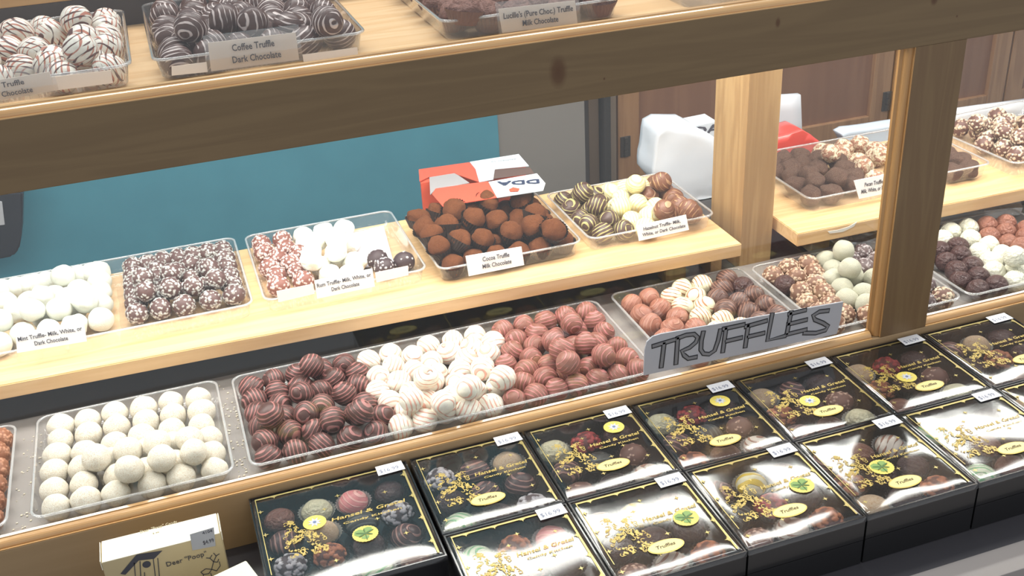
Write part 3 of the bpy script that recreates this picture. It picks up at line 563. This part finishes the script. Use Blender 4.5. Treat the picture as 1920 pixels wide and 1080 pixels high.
child('letter_outline', fix(bm), plain('marker_black', (.03, .03, .035), .6), sg)
bm = bmesh.new()
for s in strokes: ribbon(bm, s, .0040, SY-.0008)
child('letter_fill', fix(bm), plain('letter_grey', (.22, .22, .235), .6), sg)

# ------------------------------------------------------------------ gift boxes of truffles
CK = {
 'dark': (meshes(NEAT, choco('b_dark', (.06, .03, .03), rough=.35)), 'dark'), 'milk': (meshes(NEAT, choco('b_milk', (.16, .065, .045))), 'milk chocolate'),
 'stripe': (meshes(BALL, choco('b_stripe', (.07, .035, .035), drz=(.35, .19, .16), bands=.9)), 'pink-striped dark'), 'ribbed': (meshes(BALL, choco('b_ribbed', (.045, .045, .042), drz=(.12, .13, .12), bands=.9)), 'ribbed dark'),
 'wstripe': (meshes(BALL, choco('b_wstripe', (.62, .55, .48), drz=(.33, .17, .12), bands=.8)), 'brown-striped white'), 'cream': (meshes(BALL, choco('b_cream', (.58, .55, .38), vary=.1)), 'cream'),
 'yellow': (meshes(BALL, choco('b_yellow', (.66, .62, .42), drz=(.66, .47, .06), bands=.5, thr=.5)), 'yellow-striped'), 'green': (meshes(BALL, choco('b_green', (.60, .64, .50), drz=(.20, .45, .22), bands=.8)), 'green-striped'),
 'pink': (meshes(BALL, choco('b_pink', (.62, .22, .22), drz=(.72, .38, .34), bands=.9)), 'pink'), 'redcrumb': (meshes(CHIP, chunky('b_redcrumb', (.10, .02, .02), (.42, .05, .05), (.24, .025, .03))), 'red-crumbed'),
 'rednut': (meshes(CHIP, chunky('b_rednut', (.11, .04, .03), (.52, .20, .10), (.30, .10, .05))), 'nut-crusted'), 'chocnut': (meshes(SPARSE, chunky('b_chocnut', (.15, .07, .055), (.62, .44, .34), (.36, .20, .15))), 'nut-specked milk'),
 'coconut': (meshes(CHIP, chunky('b_coconut', (.07, .045, .05), (.58, .56, .58), (.34, .32, .35))), 'coconut-topped'), 'tan': (meshes(BALL, choco('b_tan', (.58, .44, .30), speck=(.45, .24, .10), speck_at=.58, rough=.6)), 'tan dusted'),
}
CLEARK = {'cream', 'yellow', 'green', 'pink', 'wstripe', 'tan'}
def base_mesh(wd, dp, h):
    bm = bmesh.new(); t = .0018; L = lambda k, z: [(-wd/2+k, -dp/2+k, z), (wd/2-k, -dp/2+k, z), (wd/2-k, dp/2-k, z), (-wd/2+k, dp/2-k, z)]
    vs = loft(bm, [L(.0006, 0), L(0, .0006), L(0, h), L(t, h), L(t, .0015)], True); bm.faces.new(vs[0][::-1])
    m = bpy.data.meshes.new('box_base'); bm.normal_update(); bm.to_mesh(m); bm.free(); m.materials.append(BLACKB); return m
def lid_mesh(wd, dp, h, seed):
    bm = bmesh.new(); nx, ny = 22, 22; g = []
    for j in range(ny+1):
        row = []
        for i in range(nx+1):
            u, v = i/nx, j/ny; e = min(1, min(u*10, (1-u)*10, v*5, (1-v)*10))
            z = h-.0013*(1-e)**2*1.0+e*.0006*noise.noise(Vector((u*2.5+seed, v*2.5, seed)))
            row.append(bm.verts.new(((u-.5)*(wd+.0006), (v-.5)*(dp+.0006), z)))
        g.append(row)
    for j in range(ny):
        for i in range(nx): bm.faces.new([g[j][i], g[j][i+1], g[j+1][i+1], g[j+1][i]])
    # film wraps a little way down the sides
    per = g[0][:] + [g[j][nx] for j in range(1, ny+1)] + g[ny][nx-1::-1] + [g[j][0] for j in range(ny-1, 0, -1)]
    lo = [bm.verts.new((v.co.x*1.002, v.co.y*1.002, h-.008)) for v in per]
    for i in range(len(per)): bm.faces.new([per[i], lo[i], lo[(i+1) % len(per)], per[(i+1) % len(per)]])
    m = bpy.data.meshes.new('lid_film'); bm.normal_update(); bm.to_mesh(m); bm.free(); m.materials.append(FILM); return smooth(m)
def star(bm, x, y, z, r, rot=0, k=4, inner=.3):
    p = [(x+(r if i % 2 == 0 else r*inner)*math.cos(rot+i*math.pi/k), y+(r if i % 2 == 0 else r*inner)*math.sin(rot+i*math.pi/k), z) for i in range(2*k)]
    prism(bm, p, (0, 0, .00015))
def border_mesh(wd, dp, z):
    bm = bmesh.new(); i_, w1 = .0065, .0024
    a, b_ = wd/2-i_, dp/2-i_
    for (x0, x1, y0, y1) in ((-a, a, b_-w1, b_), (a-w1, a, -b_, b_-w1), (-a, -a+.001, -b_*.6, b_-w1)): box(bm, x0, x1, y0, y1, z, z+.00015)
    
    rr = random.Random(3)
    for k in range(4):
        star(bm, a-w1-.001, -b_+(k+.5)*(2*b_/4), z+.0002, .0042, 0); star(bm, -a+w1+.001, -b_+(k+.4)*(2*b_/4), z+.0002, .004, 0); star(bm, -a+(k+.5)*(2*a/4), b_-w1-.001, z+.0002, .0036, 0)
    for sx_, sy_ in ((-.08, .2), (.05, -.12), (.2, -.02), (.3, .22), (-.1, -.3), (.33, -.22), (.02, .3)): star(bm, sx_*wd, sy_*dp, z+.0001, .0036, 0)
    m = bpy.data.meshes.new('gold_border'); bm.normal_update(); bm.to_mesh(m); bm.free(); m.materials.append(GOLD); return m
def figure_mesh(z):
    """small gold filigree of two children walking hand in hand, drawn as curls and flecks"""
    bm = bmesh.new(); rr = random.Random(11)
    blobs = [(-.006, .012, .0045), (-.006, .004, .0065), (-.007, -.006, .006), (.007, .009, .004), (.007, .001, .006), (.008, -.008, .006), (0, .001, .004), (-.009, -.014, .003), (-.003, -.014, .003), (.006, -.016, .003), (.011, -.016, .003)]
    for i in range(150):
        bx, by, br = rr.choice(blobs); a = rr.uniform(0, 6.28); q = br*math.sqrt(rr.random()); x, y = bx+q*math.cos(a), by+q*math.sin(a)
        if rr.random() < .5: star(bm, x, y, z+i*.000001, rr.uniform(.0008, .0017), rr.random()*3, rr.choice((3, 4)), rr.uniform(.35, .6))
        else:
            r1 = rr.uniform(.0007, .0013); a0 = rr.random()*6.28
            for s in range(5):
                t0, t1 = a0+s*.8, a0+(s+1)*.8
                prism(bm, [(x+r1*math.cos(t0), y+r1*math.sin(t0), z), (x+r1*math.cos(t1), y+r1*math.sin(t1), z), (x+(r1+.0005)*math.cos(t1), y+(r1+.0005)*math.sin(t1), z), (x+(r1+.0005)*math.cos(t0), y+(r1+.0005)*math.sin(t0), z)], (0, 0, .00012))
    m = bpy.data.meshes.new('gold_figures'); bm.normal_update(); bm.to_mesh(m); bm.free(); m.materials.append(GOLDP); return m
OVALC = plain('oval_gold', (.80, .70, .28), .35); OVALR = plain('oval_rim', (.62, .46, .12), .35, metal=.4); FLY = plain('seal_yellow', (.72, .60, .12), .4); GRN = plain('seal_green', (.08, .18, .05), .5); BLU = plain('seal_petal', (.58, .60, .66), .5); BLU2 = plain('seal_blue', (.15, .20, .36), .5)
def disc(bm, cx, cy, z, rx, ry, th=.0002, n=36, scal=0):
    prism(bm, [(cx+rx*(1+scal*(i % 2))*math.cos(i*6.28319/n), cy+ry*(1+scal*(i % 2))*math.sin(i*6.28319/n), z) for i in range(n)], (0, 0, th)); return bm
BH = .0345
BASE = base_mesh(.1485, .1515, BH); BORD = border_mesh(.1485, .1515, BH+.0012); FIG = figure_mesh(BH+.0012)
LBASE = base_mesh(.194, .186, BH); LBORD = border_mesh(.194, .186, BH+.0012)
def share(name, me, parent, loc=(0, 0, 0)):
    o = bpy.data.objects.new(name, me); COL.objects.link(o); o.parent = parent; o.location = loc; return o
def local_text(s, par, x, y, z, wd, h, m, name, shear=0, rot=0, bold=.01):
    me = text_mesh(s, shear, 0, bold); co = np.array([v.co[:] for v in me.vertices]); a = co[:, 0]; co[:, 0] = (a-a.min())/(a.max()-a.min())*wd; co[:, 1] = co[:, 1]/.72*h; co[:, 2] = 0
    c, s_ = math.cos(rot), math.sin(rot); q = co.copy(); q[:, 0] = co[:, 0]*c-co[:, 1]*s_; q[:, 1] = co[:, 0]*s_+co[:, 1]*c
    me.vertices.foreach_set('co', q.ravel()); me.update(); me.materials.clear(); me.materials.append(m); o = bpy.data.objects.new(name, me); COL.objects.link(o); o.parent = par; o.location = (x, y, z); return o
def gift(cx, cy, wd, dp, label, grid, oval=None, flower=None, fly=None, price='$16.99', seed=0, big=False, posn='', tagon=True, z=BH+.0005):
    t = empty('truffle_gift_box', (cx, cy, z), label, 'gift box', 'clear-lidded gift boxes of truffles')
    share('box_base', LBASE if big else BASE, t); lm = lid_mesh(wd, dp, BH+.0008, seed); share('lid_film', lm, t); share('gold_border', LBORD if big else BORD, t)
    zt = BH+.0012; f = share('gold_figures', FIG, t, (-wd*.24, dp*.0, 0)); f.scale = (1.7, 1.9, 1)
    tx = .0
    local_text('Hansel & Gretel', t, -wd*.06, dp*.06, zt+.0003, wd*.46, .0062, GOLDP, 'brand_print', .15, .03, .02); local_text('Candy Kitchen', t, wd*.0, dp*.005, zt+.0003, wd*.36, .0036, GOLDP, 'brand_print', 0, .03, .02)
    zs = BH+.0019
    if oval:
        p = onZ(*oval, z+zs)-np.array([cx, cy, 0]); s = obj('truffles_label', disc(bmesh.new(), 0, 0, 0, .0215, .0105), OVALR, t, (p[0], p[1], zs)); s['label'] = 'oval label reading Truffles'
        obj('label_face', disc(bmesh.new(), 0, 0, .0003, .0200, .0092), OVALC, s); local_text('Truffles', s, -.0115, -.0022, .0007, .023, .0052, plain('label_brown', (.10, .05, .02), .6) if 'label_brown' not in bpy.data.materials else bpy.data.materials['label_brown'], 'label_text', .25, .04, .015)
    if flower:
        p = onZ(*flower, z+zs)-np.array([cx, cy, 0]); s = obj('flower_seal', disc(bmesh.new(), 0, 0, 0, .0135, .0125), FLY, t, (p[0], p[1], zs+.0003)); s['label'] = 'round yellow seal with a white flower'
        bm = bmesh.new(); star(bm, 0, 0, .0004, .0085, .2, 8, .5); obj('flower', fix(bm), BLU, s); obj('flower_center', disc(bmesh.new(), 0, 0, .0007, .002, .002), BLU2, s)
    if fly:
        p = onZ(*fly, z+zs)-np.array([cx, cy, 0]); s = obj('dragonfly_seal', disc(bmesh.new(), 0, 0, 0, .0145, .0135, n=48, scal=.05), FLY, t, (p[0], p[1], zs+.0003)); s['label'] = 'round green and yellow dragonfly seal'
        bm = bmesh.new()
        for (gx_, gy_, ga, gb) in ((-.006, .003, .006, .0055), (.004, .006, .005, .004), (-.001, -.006, .0045, .003)): disc(bm, gx_, gy_, .0003, ga, gb, .00015, 13, .12)
        obj('green_patches', fix(bm), plain('seal_leaf', (.22, .36, .10), .5) if 'seal_leaf' not in bpy.data.materials else bpy.data.materials['seal_leaf'], s); bm = bmesh.new()
        for a, l, w_ in ((.35, .011, .0011), (2.8, .011, .0011), (3.6, .009, .001), (-.5, .009, .001)):
            pts = [(math.cos(a)*l*.5+math.cos(a)*l*.5*math.cos(q)-math.sin(a)*w_*math.sin(q), math.sin(a)*l*.5+math.sin(a)*l*.5*math.cos(q)+math.cos(a)*w_*math.sin(q), .0006) for q in [i*6.28319/14 for i in range(14)]]; prism(bm, pts, (0, 0, .0002))
        box(bm, -.0006, .0006, -.011, .008, .0006, .0009); obj('dragonfly', fix(bm), GRN, s)
    if tagon:
        # price tag hanging over the back right corner of the lid
        bm = bmesh.new(); prism(bm, [(0, 0, 0), (.034, .001, 0), (.033, .0195, 0), (0, .019, 0)], (0, 0, .0003)); s = obj('price_tag', fix(bm), WHITE, t, (wd/2-.039, dp/2-.0205, zs+.0006)); local_text(price, s, .003, .004, .0005, .024, .007, plain('price_ink', (.18, .2, .3), .6) if 'price_ink' not in bpy.data.materials else bpy.data.materials['price_ink'], 'price_print', 0, .02, .0)
    nr, nc = len(grid), len(grid[0])
    for j, row in enumerate(grid):
        for i, k in enumerate(row):
            M_, d = CK[k]; px_ = (wd-.014)/nc; py_ = (dp-.014)/nr; rr_ = min(px_, py_)*.40
            o = bpy.data.objects.new('boxed_candy', R.choice(M_)); COL.objects.link(o); o.location = (cx-wd/2+.007+px_*(i+.5), cy+dp/2-.007-py_*(j+.5), z+.0022+.0118); o.scale = (rr_*1.08, rr_*1.02, .0130); o.rotation_euler = (0, 0, R.uniform(-.5, .9))
            tag(o, '%s candy in %s, %s row from back, %s from left' % (d, posn, ORD[j], ORD[i]), 'candy', 'candies sealed in gift boxes')
            c_ = bpy.data.objects.new('paper_cup', CUPM_C if k in CLEARK else CUPM_D); COL.objects.link(c_); c_.parent = o
    return t
def lower(cx, cy, wd, dp, label, big=False):
    t = empty('truffle_gift_box', (cx, cy, .0003), label, 'gift box', 'clear-lidded gift boxes of truffles'); share('box_base', LBASE if big else BASE, t)
    bm = bmesh.new(); box(bm, -wd/2+.002, wd/2-.002, -dp/2+.002, dp/2-.002, BH-.004, BH-.001); obj('lid_film', bm, FILM, t)
NTH = ['first', 'second', 'third', 'fourth', 'fifth', 'sixth']
GR = [  # back row
 [['coconut','stripe','tan'],['dark','stripe','stripe'],['green','dark','coconut']],
 [['cream','redcrumb','dark'],['stripe','ribbed','chocnut'],['chocnut','dark','wstripe']],
 [['cream','redcrumb','dark'],['stripe','ribbed','chocnut'],['rednut','milk','wstripe']],
 [['tan','stripe','dark'],['rednut','dark','chocnut'],['stripe','milk','cream']],
 [['tan','redcrumb','dark'],['rednut','dark','chocnut'],['milk','dark','cream']],
 [['stripe','tan','dark'],['dark','rednut','dark'],['dark','chocnut','wstripe']],
]
OV = [(915,935),(1150,871),(1360,825),(1553,770),(1743,723),(1925,672)]; FL = [None,(1151,801),(1350,752),(1518,752),(1700,707),None]
PITCH_X, BX0 = .1512, .2035
for k in range(6):
    cx = BX0+PITCH_X*k+.0745; gift(cx, -.0785, .1485, .1515, '%s gift box from left in the back row, stacked on another' % NTH[k], GR[k], OV[k], FL[k], None, seed=k+1, posn='%s back-row box' % NTH[k], price='$16.99')
    lower(cx, -.0785, .1485, .1515, 'lower gift box under the %s back-row box' % NTH[k])
G2 = [
 [['green','rednut','pink'],['dark','stripe','dark'],['milk','dark','chocnut']],
 [['wstripe','yellow','milk'],['dark','dark','dark'],['chocnut','wstripe','rednut']],
 [['stripe','yellow','milk'],['ribbed','redcrumb','dark'],['chocnut','wstripe','rednut']],
 [['stripe','milk','wstripe'],['rednut','dark','dark'],['tan','dark','rednut']],
 [['green','chocnut','dark'],['dark','milk','dark'],['green','milk','dark']],
 [['tan','milk','dark'],['dark','milk','dark'],['green','milk','dark']],
]
OV2 = [(1010,1100),(1249,1024),(1481,957),(1697,903),(1900,840),None]; FY2 = [None,(1286,971),(1503,910),(1653,876),None,None]
for k in range(6):
    cx = BX0+PITCH_X*k+.0745; gift(cx, -.2325, .1485, .1515, '%s gift box from left in the front row, stacked on another' % NTH[k], G2[k], OV2[k], None, FY2[k], seed=k+20, posn='%s front-row box' % NTH[k])
    lower(cx, -.2325, .1485, .1515, 'lower gift box under the %s front-row box' % NTH[k])
gift(.1015, -.0965, .194, .186, 'large leftmost gift box with sixteen candies beside the cream cartons', [['milk','cream','pink','dark'],['stripe','tan','ribbed','coconut'],['coconut','rednut','dark','stripe'],['redcrumb','dark','green','chocnut']], None, (590,980), (685,1001), seed=41, big=True, posn='large left box')
lower(.1015, -.0965, .194, .186, 'lower large gift box under the leftmost one', True)

# ------------------------------------------------------------------ cream cartons at lower left
CREAM = plain('carton_cream', (.88, .82, .66), .38, coat=.1); CREAMF = plain('carton_gold', (.60, .49, .29), .35, metal=.15)
ct2 = empty('candy_carton', (-.097, -.062, 0), 'upright cream carton printed Deer Poop with an outhouse drawing', 'carton')
ZC = .0925
child('carton_body', box(bmesh.new(), -.161, -.033, -.082, -.046, .0003, ZC-.001, .001), CREAMF, ct2)
bm = bmesh.new(); box(bm, -.160, -.034, -.0825, -.0455, ZC-.001, ZC, .0004); child('top_flap', bm, CREAM, ct2)
bm = bmesh.new(); box(bm, -.1622, -.1612, -.081, -.047, ZC-.012, ZC+.0006, .0003); box(bm, -.0328, -.0318, -.081, -.047, ZC-.012, ZC+.0006, .0003); child('side_flap', bm, CREAM, ct2)
YF = -.0824; B_ = lambda L: [(x/6+180, y/6+900) for x, y in L]
bm = bmesh.new(); prism(bm, [P3(onY(*q, YF)) for q in B_([(275,1055),(455,840),(745,795),(655,885),(480,905),(330,1065)])], (0, -.0003, 0)); child('printed_roof', fix(bm), INK, ct2)
bm = bmesh.new()
for L in ([(425,930),(440,1100)], [(490,915),(500,1100)], [(640,890),(665,1100)], [(690,880),(710,1100)], [(540,1040),(545,1100)]): 
    q = B_(L); a = onY(*q[0], YF); b_ = onY(*q[1], YF); prism(bm, [P3(a), P3(b_), P3(b_+[.0009, 0, 0]), P3(a+[.0009, 0, 0])], (0, -.0003, 0))
c = onY(180+570/6, 900+950/6, YF); prism(bm, [(c[0]+.0045*math.cos(t), YF, c[2]+.0045*math.sin(t)) for t in [i*6.283/14 for i in range(14)]], (0, -.0003, 0)); child('printed_outhouse', fix(bm), INK, ct2)
bm = bmesh.new(); rr = random.Random(5)
dx = onY(180+1290/6, 900+960/6, YF)
deer = [[(-.012, -.006), (-.006, -.003), (0, -.006), (-.004, -.011), (-.010, -.010), (-.012, -.006)], [(0, -.006), (.004, .004), (.008, .002), (.010, .006)], [(.004, .004), (.001, .010), (-.003, .012)], [(.001, .010), (.004, .014)], [(.004, .004), (.008, .011), (.006, .016)], [(.008, .011), (.012, .013)], [(-.002, -.011), (-.001, -.02)], [(-.010, -.010), (-.011, -.02)], [(0, -.006), (.005, -.010), (.010, -.004), (.010, .002)]]
for L in deer:
    for (a, b2), (c2, d2) in zip(L, L[1:]):
        l = math.hypot(c2-a, d2-b2); nx_, nz_ = -(d2-b2)/l*.0004, (c2-a)/l*.0004
        prism(bm, [(dx[0]+a-nx_, YF, dx[2]+b2-nz_), (dx[0]+c2-nx_, YF, dx[2]+d2-nz_), (dx[0]+c2+nx_, YF, dx[2]+d2+nz_), (dx[0]+a+nx_, YF, dx[2]+b2+nz_)], (0, -.0003, 0))
child('printed_deer', fix(bm), INK, ct2)
a, b_ = [onY(180+x/6, 900+y/6, YF) for x, y in ((800, 975), (1250, 845))]; place_text('Deer "Poop"', ct2, a, b_, .0066, (0, 0, 1), INK, off=.0003, bold=0)
bm = bmesh.new(); prism(bm, [P3(onY(*q, YF)) for q in B_([(1055,610),(1325,530),(1345,740),(1085,790)])], (0, -.0004, 0)); pl_ = child('price_label', fix(bm), plain('label_lilac', (.42, .43, .46), .6), ct2)
a, b_ = [onY(180+x/6, 900+y/6, YF) for x, y in ((1210, 725), (1330, 690))]; place_text('$4.99', ct2, a, b_, .0055, (0, 0, 1), INK, off=.0007, bold=0)
a, b_ = [onY(180+x/6, 900+y/6, YF) for x, y in ((1200, 610), (1310, 580))]; place_text('4104', ct2, a, b_, .004, (0, 0, 1), INK, off=.0007, bold=0)
PALE = plain('pale_ink', (.55, .48, .30), .6); p = onZ(180+500/6, 900+600/6, ZC); q = onZ(180+915/6, 900+480/6, ZC); place_text('Deer "Poop" Candy', ct2, p, q, .0045, (0, 1, 0), PALE, off=.0003, bold=0)
p = onZ(180+640/6, 900+612/6, ZC); q = onZ(180+710/6, 900+592/6, ZC); place_text('6 oz', ct2, p, q, .003, (0, 1, 0), PALE, off=.0003, bold=0)
# second carton, lower, in front
z2 = .068; A = onZ(461, 1050, z2); Bp = onZ(393, 1082, z2); Cp = onZ(492, 1086, z2)
ex = (Bp-A); ex[2] = 0; ex /= np.linalg.norm(ex); ey = (Cp-A); ey[2] = 0; ey -= ex*(ex@ey); ey /= np.linalg.norm(ey)
c2_ = A+ex*.062+ey*.02; t = empty('candy_carton', (c2_[0], c2_[1], 0), 'second cream carton, only its pale top corner showing', 'carton')
bm = bmesh.new(); q = [A, A+ex*.124, A+ex*.124+ey*.036, A+ey*.036]; prism(bm, [(p[0], p[1], z2) for p in q], (0, 0, -z2+.0003)); fix(bm); bmesh.ops.bevel(bm, geom=bm.edges[:], offset=.001, segments=2, affect='EDGES'); child('carton_body', bm, plain('carton_white', (.80, .76, .60), .4), t)

# ------------------------------------------------------------------ things behind the trays on the shelves
RED = plain('carton_red', (.62, .09, .045), .4, coat=.3); CW = plain('carton_white2', (.60, .64, .68), .5); BRN = plain('carton_brown', (.10, .06, .05), .5)
zr = .202
cq = lambda L, z: [P3(onZ(760+x/6, 270+y/6, z)) for x, y in L]
cart = empty('chocolate_carton', P3(onZ(900, 340, .067)), 'open red and white carton behind the cocoa truffle tray', 'carton')
def slab(par, name, pts, z, th, m, up=0):
    bm = bmesh.new(); prism(bm, cq(pts, z), (0, 0, -th)); return child(name, fix(bm), m, par)
q0 = cq([(150,285),(1275,110),(1575,440),(1560,520),(420,700),(150,560)], zr)
# body: four walls built from the picture's outline down to the shelf
TLc, TRc = np.array(q0[0]), np.array(q0[1]); BRc = np.array(cq([(1570,440)], zr)[0]); BLc = np.array(cq([(300,560)], zr)[0])
BLc[1] = BRc[1] = .553; BLc[0] = TLc[0]-.012
bm = bmesh.new(); prism(bm, [(p[0], p[1], zr-.002) for p in (BLc, BRc, TRc, TLc)], (0, 0, -(zr-.002-.0665))); child('carton_body', fix(bm), RED, cart)
slab(cart, 'back_flap', [(150,285),(715,205),(790,270),(825,425),(600,345),(550,320),(270,365),(160,420)], zr+.001, .0012, RED)
slab(cart, 'liner_paper', [(270,365),(550,320),(720,435),(330,520),(280,570)], zr-.0002, .0012, plain('liner_grey', (.30, .28, .28), .6))
slab(cart, 'front_flap', [(300,560),(340,500),(760,440),(930,420),(1030,600),(420,700)], zr+.004, .0012, RED)
slab(cart, 'white_flap', [(725,200),(1275,112),(1390,245),(1010,280),(990,395),(830,425),(790,280)], zr+.002, .0012, CW)
slab(cart, 'printed_picture', [(1005,290),(1400,262),(1450,330),(990,390)], zr+.0026, .0005, BRN)
slab(cart, 'white_flap', [(935,425),(1480,330),(1575,440),(1550,520),(1030,600)], zr+.004, .0012, CW)
a, b_ = [onZ(760+x/6, 270+y/6, zr+.0045) for x, y in ((1505, 400), (1030, 430))]; up = onZ(760+1270/6, 270+515/6, zr)-onZ(760+1270/6, 270+420/6, zr)
place_text('DDA', cart, a, b_, .017, up, plain('navy_ink', (.02, .03, .07), .6), off=.0008, bold=.03)
slab(cart, 'red_emblem', [(1165,510),(1210,485),(1285,500),(1270,530),(1180,535)], zr+.0055, .0005, RED)
a, b_ = [onZ(760+x/6, 270+y/6, zr+.0025) for x, y in ((1250, 160), (960, 195))]; place_text('ADDEN 10', cart, a, b_, .006, up, plain('pale_grey_ink', (.35, .37, .40), .6), off=.0003, bold=0)
# white cloth bag
def puff(name, pts, Y, th, m, label, cat, seed=1, amp=.006, sub=5):
    t = bmesh.new(); P = [np.array(onY(*q, Y)) for q in pts]; prism(t, [P3(p) for p in P], (0, th, 0)); fix(t)
    bmesh.ops.triangulate(t, faces=t.faces[:]); bmesh.ops.subdivide_edges(t, edges=t.edges[:], cuts=sub, use_grid_fill=True)
    for v in t.verts:
        d = Vector((noise.noise(v.co*22+Vector((seed, 0, 0))), noise.noise(v.co*22+Vector((0, seed, 5))), noise.noise(v.co*22+Vector((9, 0, seed)))*.5)); v.co += d*amp; v.co.y = max(v.co.y, .5500 if Y > .55 else .5065); v.co.z = max(v.co.z, .0670)
    t2 = obj(name, fix(t), m); smooth(t2.data); return tag(t2, label, cat)
CLOTH = plain('bag_white', (.62, .65, .70), .6)
puff('white_bag', [(1224,332),(1236,245),(1250,236),(1298,235),(1345,262),(1345,420),(1300,415)], .562, .07, CLOTH, 'slumped white bag behind the hazelnut tray, left of the inner post', 'bag', 2)
tb = empty('printed_carton', P3(onY(1322, 260, .63)), 'white carton with bold dark lettering peeking from behind the white bag', 'carton')
bm = bmesh.new(); prism(bm, [P3(onY(*q, .625)) for q in ((1286,240),(1345,228),(1350,330),(1300,330))], (0, .05, 0)); child('carton_body', fix(bm), CW, tb)
a, b_ = onY(1301, 254, .6245), onY(1350, 246, .6245); place_text('DA', tb, a, b_, .016, (0, 0, 1), INK, off=.0006, bold=.03)
# right of the post
PAPER = plain('paper_white', (.58, .60, .64), .6)
puff('paper_sheet', [(1440,182),(1502,178),(1504,260),(1440,268)], .66, .012, PAPER, 'white paper sack standing right of the inner post', 'paper sack', 4, .002, 2)
puff('red_bag', [(1440,262),(1480,252),(1504,244),(1520,252),(1545,272),(1540,330),(1440,345)], .56, .06, plain('red_film', (.62, .06, .045), .3, coat=.4), 'crumpled red bag behind the rough brown truffles', 'bag', 6, .003)
puff('plastic_sack', [(1578,252),(1590,246),(1690,232),(1800,215),(1800,300),(1600,290)], .60, .03, plain('sack_bluewhite', (.55, .62, .70), .35), 'bluish white plastic sack behind the right shelf tray', 'bag', 8, .003)
puff('paper_liner', [(1790,225),(1800,208),(1935,190),(1935,260),(1796,262)], .518, .02, PAPER, 'white paper lining behind the nut-topped truffles, far right', 'paper', 9, .002, 2)
bm = bmesh.new(); prism(bm, [P3(onZ(440+x/5.333, 380+y/5.333, .1465)) for x, y in ((1140,310),(1490,240),(1600,640),(1250,650))], (0, 0, .0006)); tag(obj('paper_liner', fix(bm), plain('tissue', (.62, .56, .58), .7)), 'blank tissue sheet in the emptied part of the rum tray', 'paper')
bm = bmesh.new(); prism(bm, [P3(onZ(*q, ZF+.003)) for q in ((703,690),(718,693),(755,790),(738,795))], (0, 0, .001)); tag(obj('paper_divider', fix(bm), plain('divider_white', (.75, .75, .75), .6)), 'white paper strip between the dark and white pink-striped truffles', 'paper')
# wrapped plastic bags under the right shelf
def bagm(pts, z, hgt, lab, seed):
    t = bmesh.new(); P = [np.array(onZ(*q, z)) for q in pts]; prism(t, [P3(p) for p in P], (0, 0, hgt)); fix(t); bmesh.ops.triangulate(t, faces=t.faces[:]); bmesh.ops.subdivide_edges(t, edges=t.edges[:], cuts=4, use_grid_fill=True)
    for v in t.verts:
        nrm = noise.noise(v.co*45+Vector((seed, 0, 0))); v.co += Vector((nrm*.004, noise.noise(v.co*50+Vector((0, seed, 0)))*.004, noise.noise(v.co*40+Vector((0, 0, seed)))*.008+.002)); v.co.x = max(v.co.x, 1.0035)
    o = obj('plastic_bag', fix(t), BAGP); smooth(o.data, False); return tag(o, lab, 'bag', None)
bagm([(1535,492),(1665,462),(1672,418),(1550,438)], .078, .016, 'crinkled clear plastic bag under the right shelf, near its end leg', 3)
bagm([(1760,425),(1915,405),(1900,380),(1770,395)], .078, .016, 'crinkled clear plastic bag under the shelf at far right', 5)
# crumbs on the case floor and shelf: nobody could count them
bm = bmesh.new(); rr = random.Random(9)
for _ in range(170):
    x, y = rr.choice(((rr.uniform(-.262, -.236), rr.uniform(.03, .24)), (rr.uniform(-.0035, .0135), rr.uniform(.03, .24)), (rr.uniform(-.23, .8), rr.uniform(.246, .28)))); s = rr.uniform(.0004, .0012)
    box(bm, x-s, x+s, y-s, y+s, ZF+.0003, ZF+.0003+s)
tag(obj('crumbs', bm, plain('crumb_pale', (.7, .62, .5), .7)), 'pale crumbs scattered between the trays on the case floor', 'crumbs', kind='stuff')
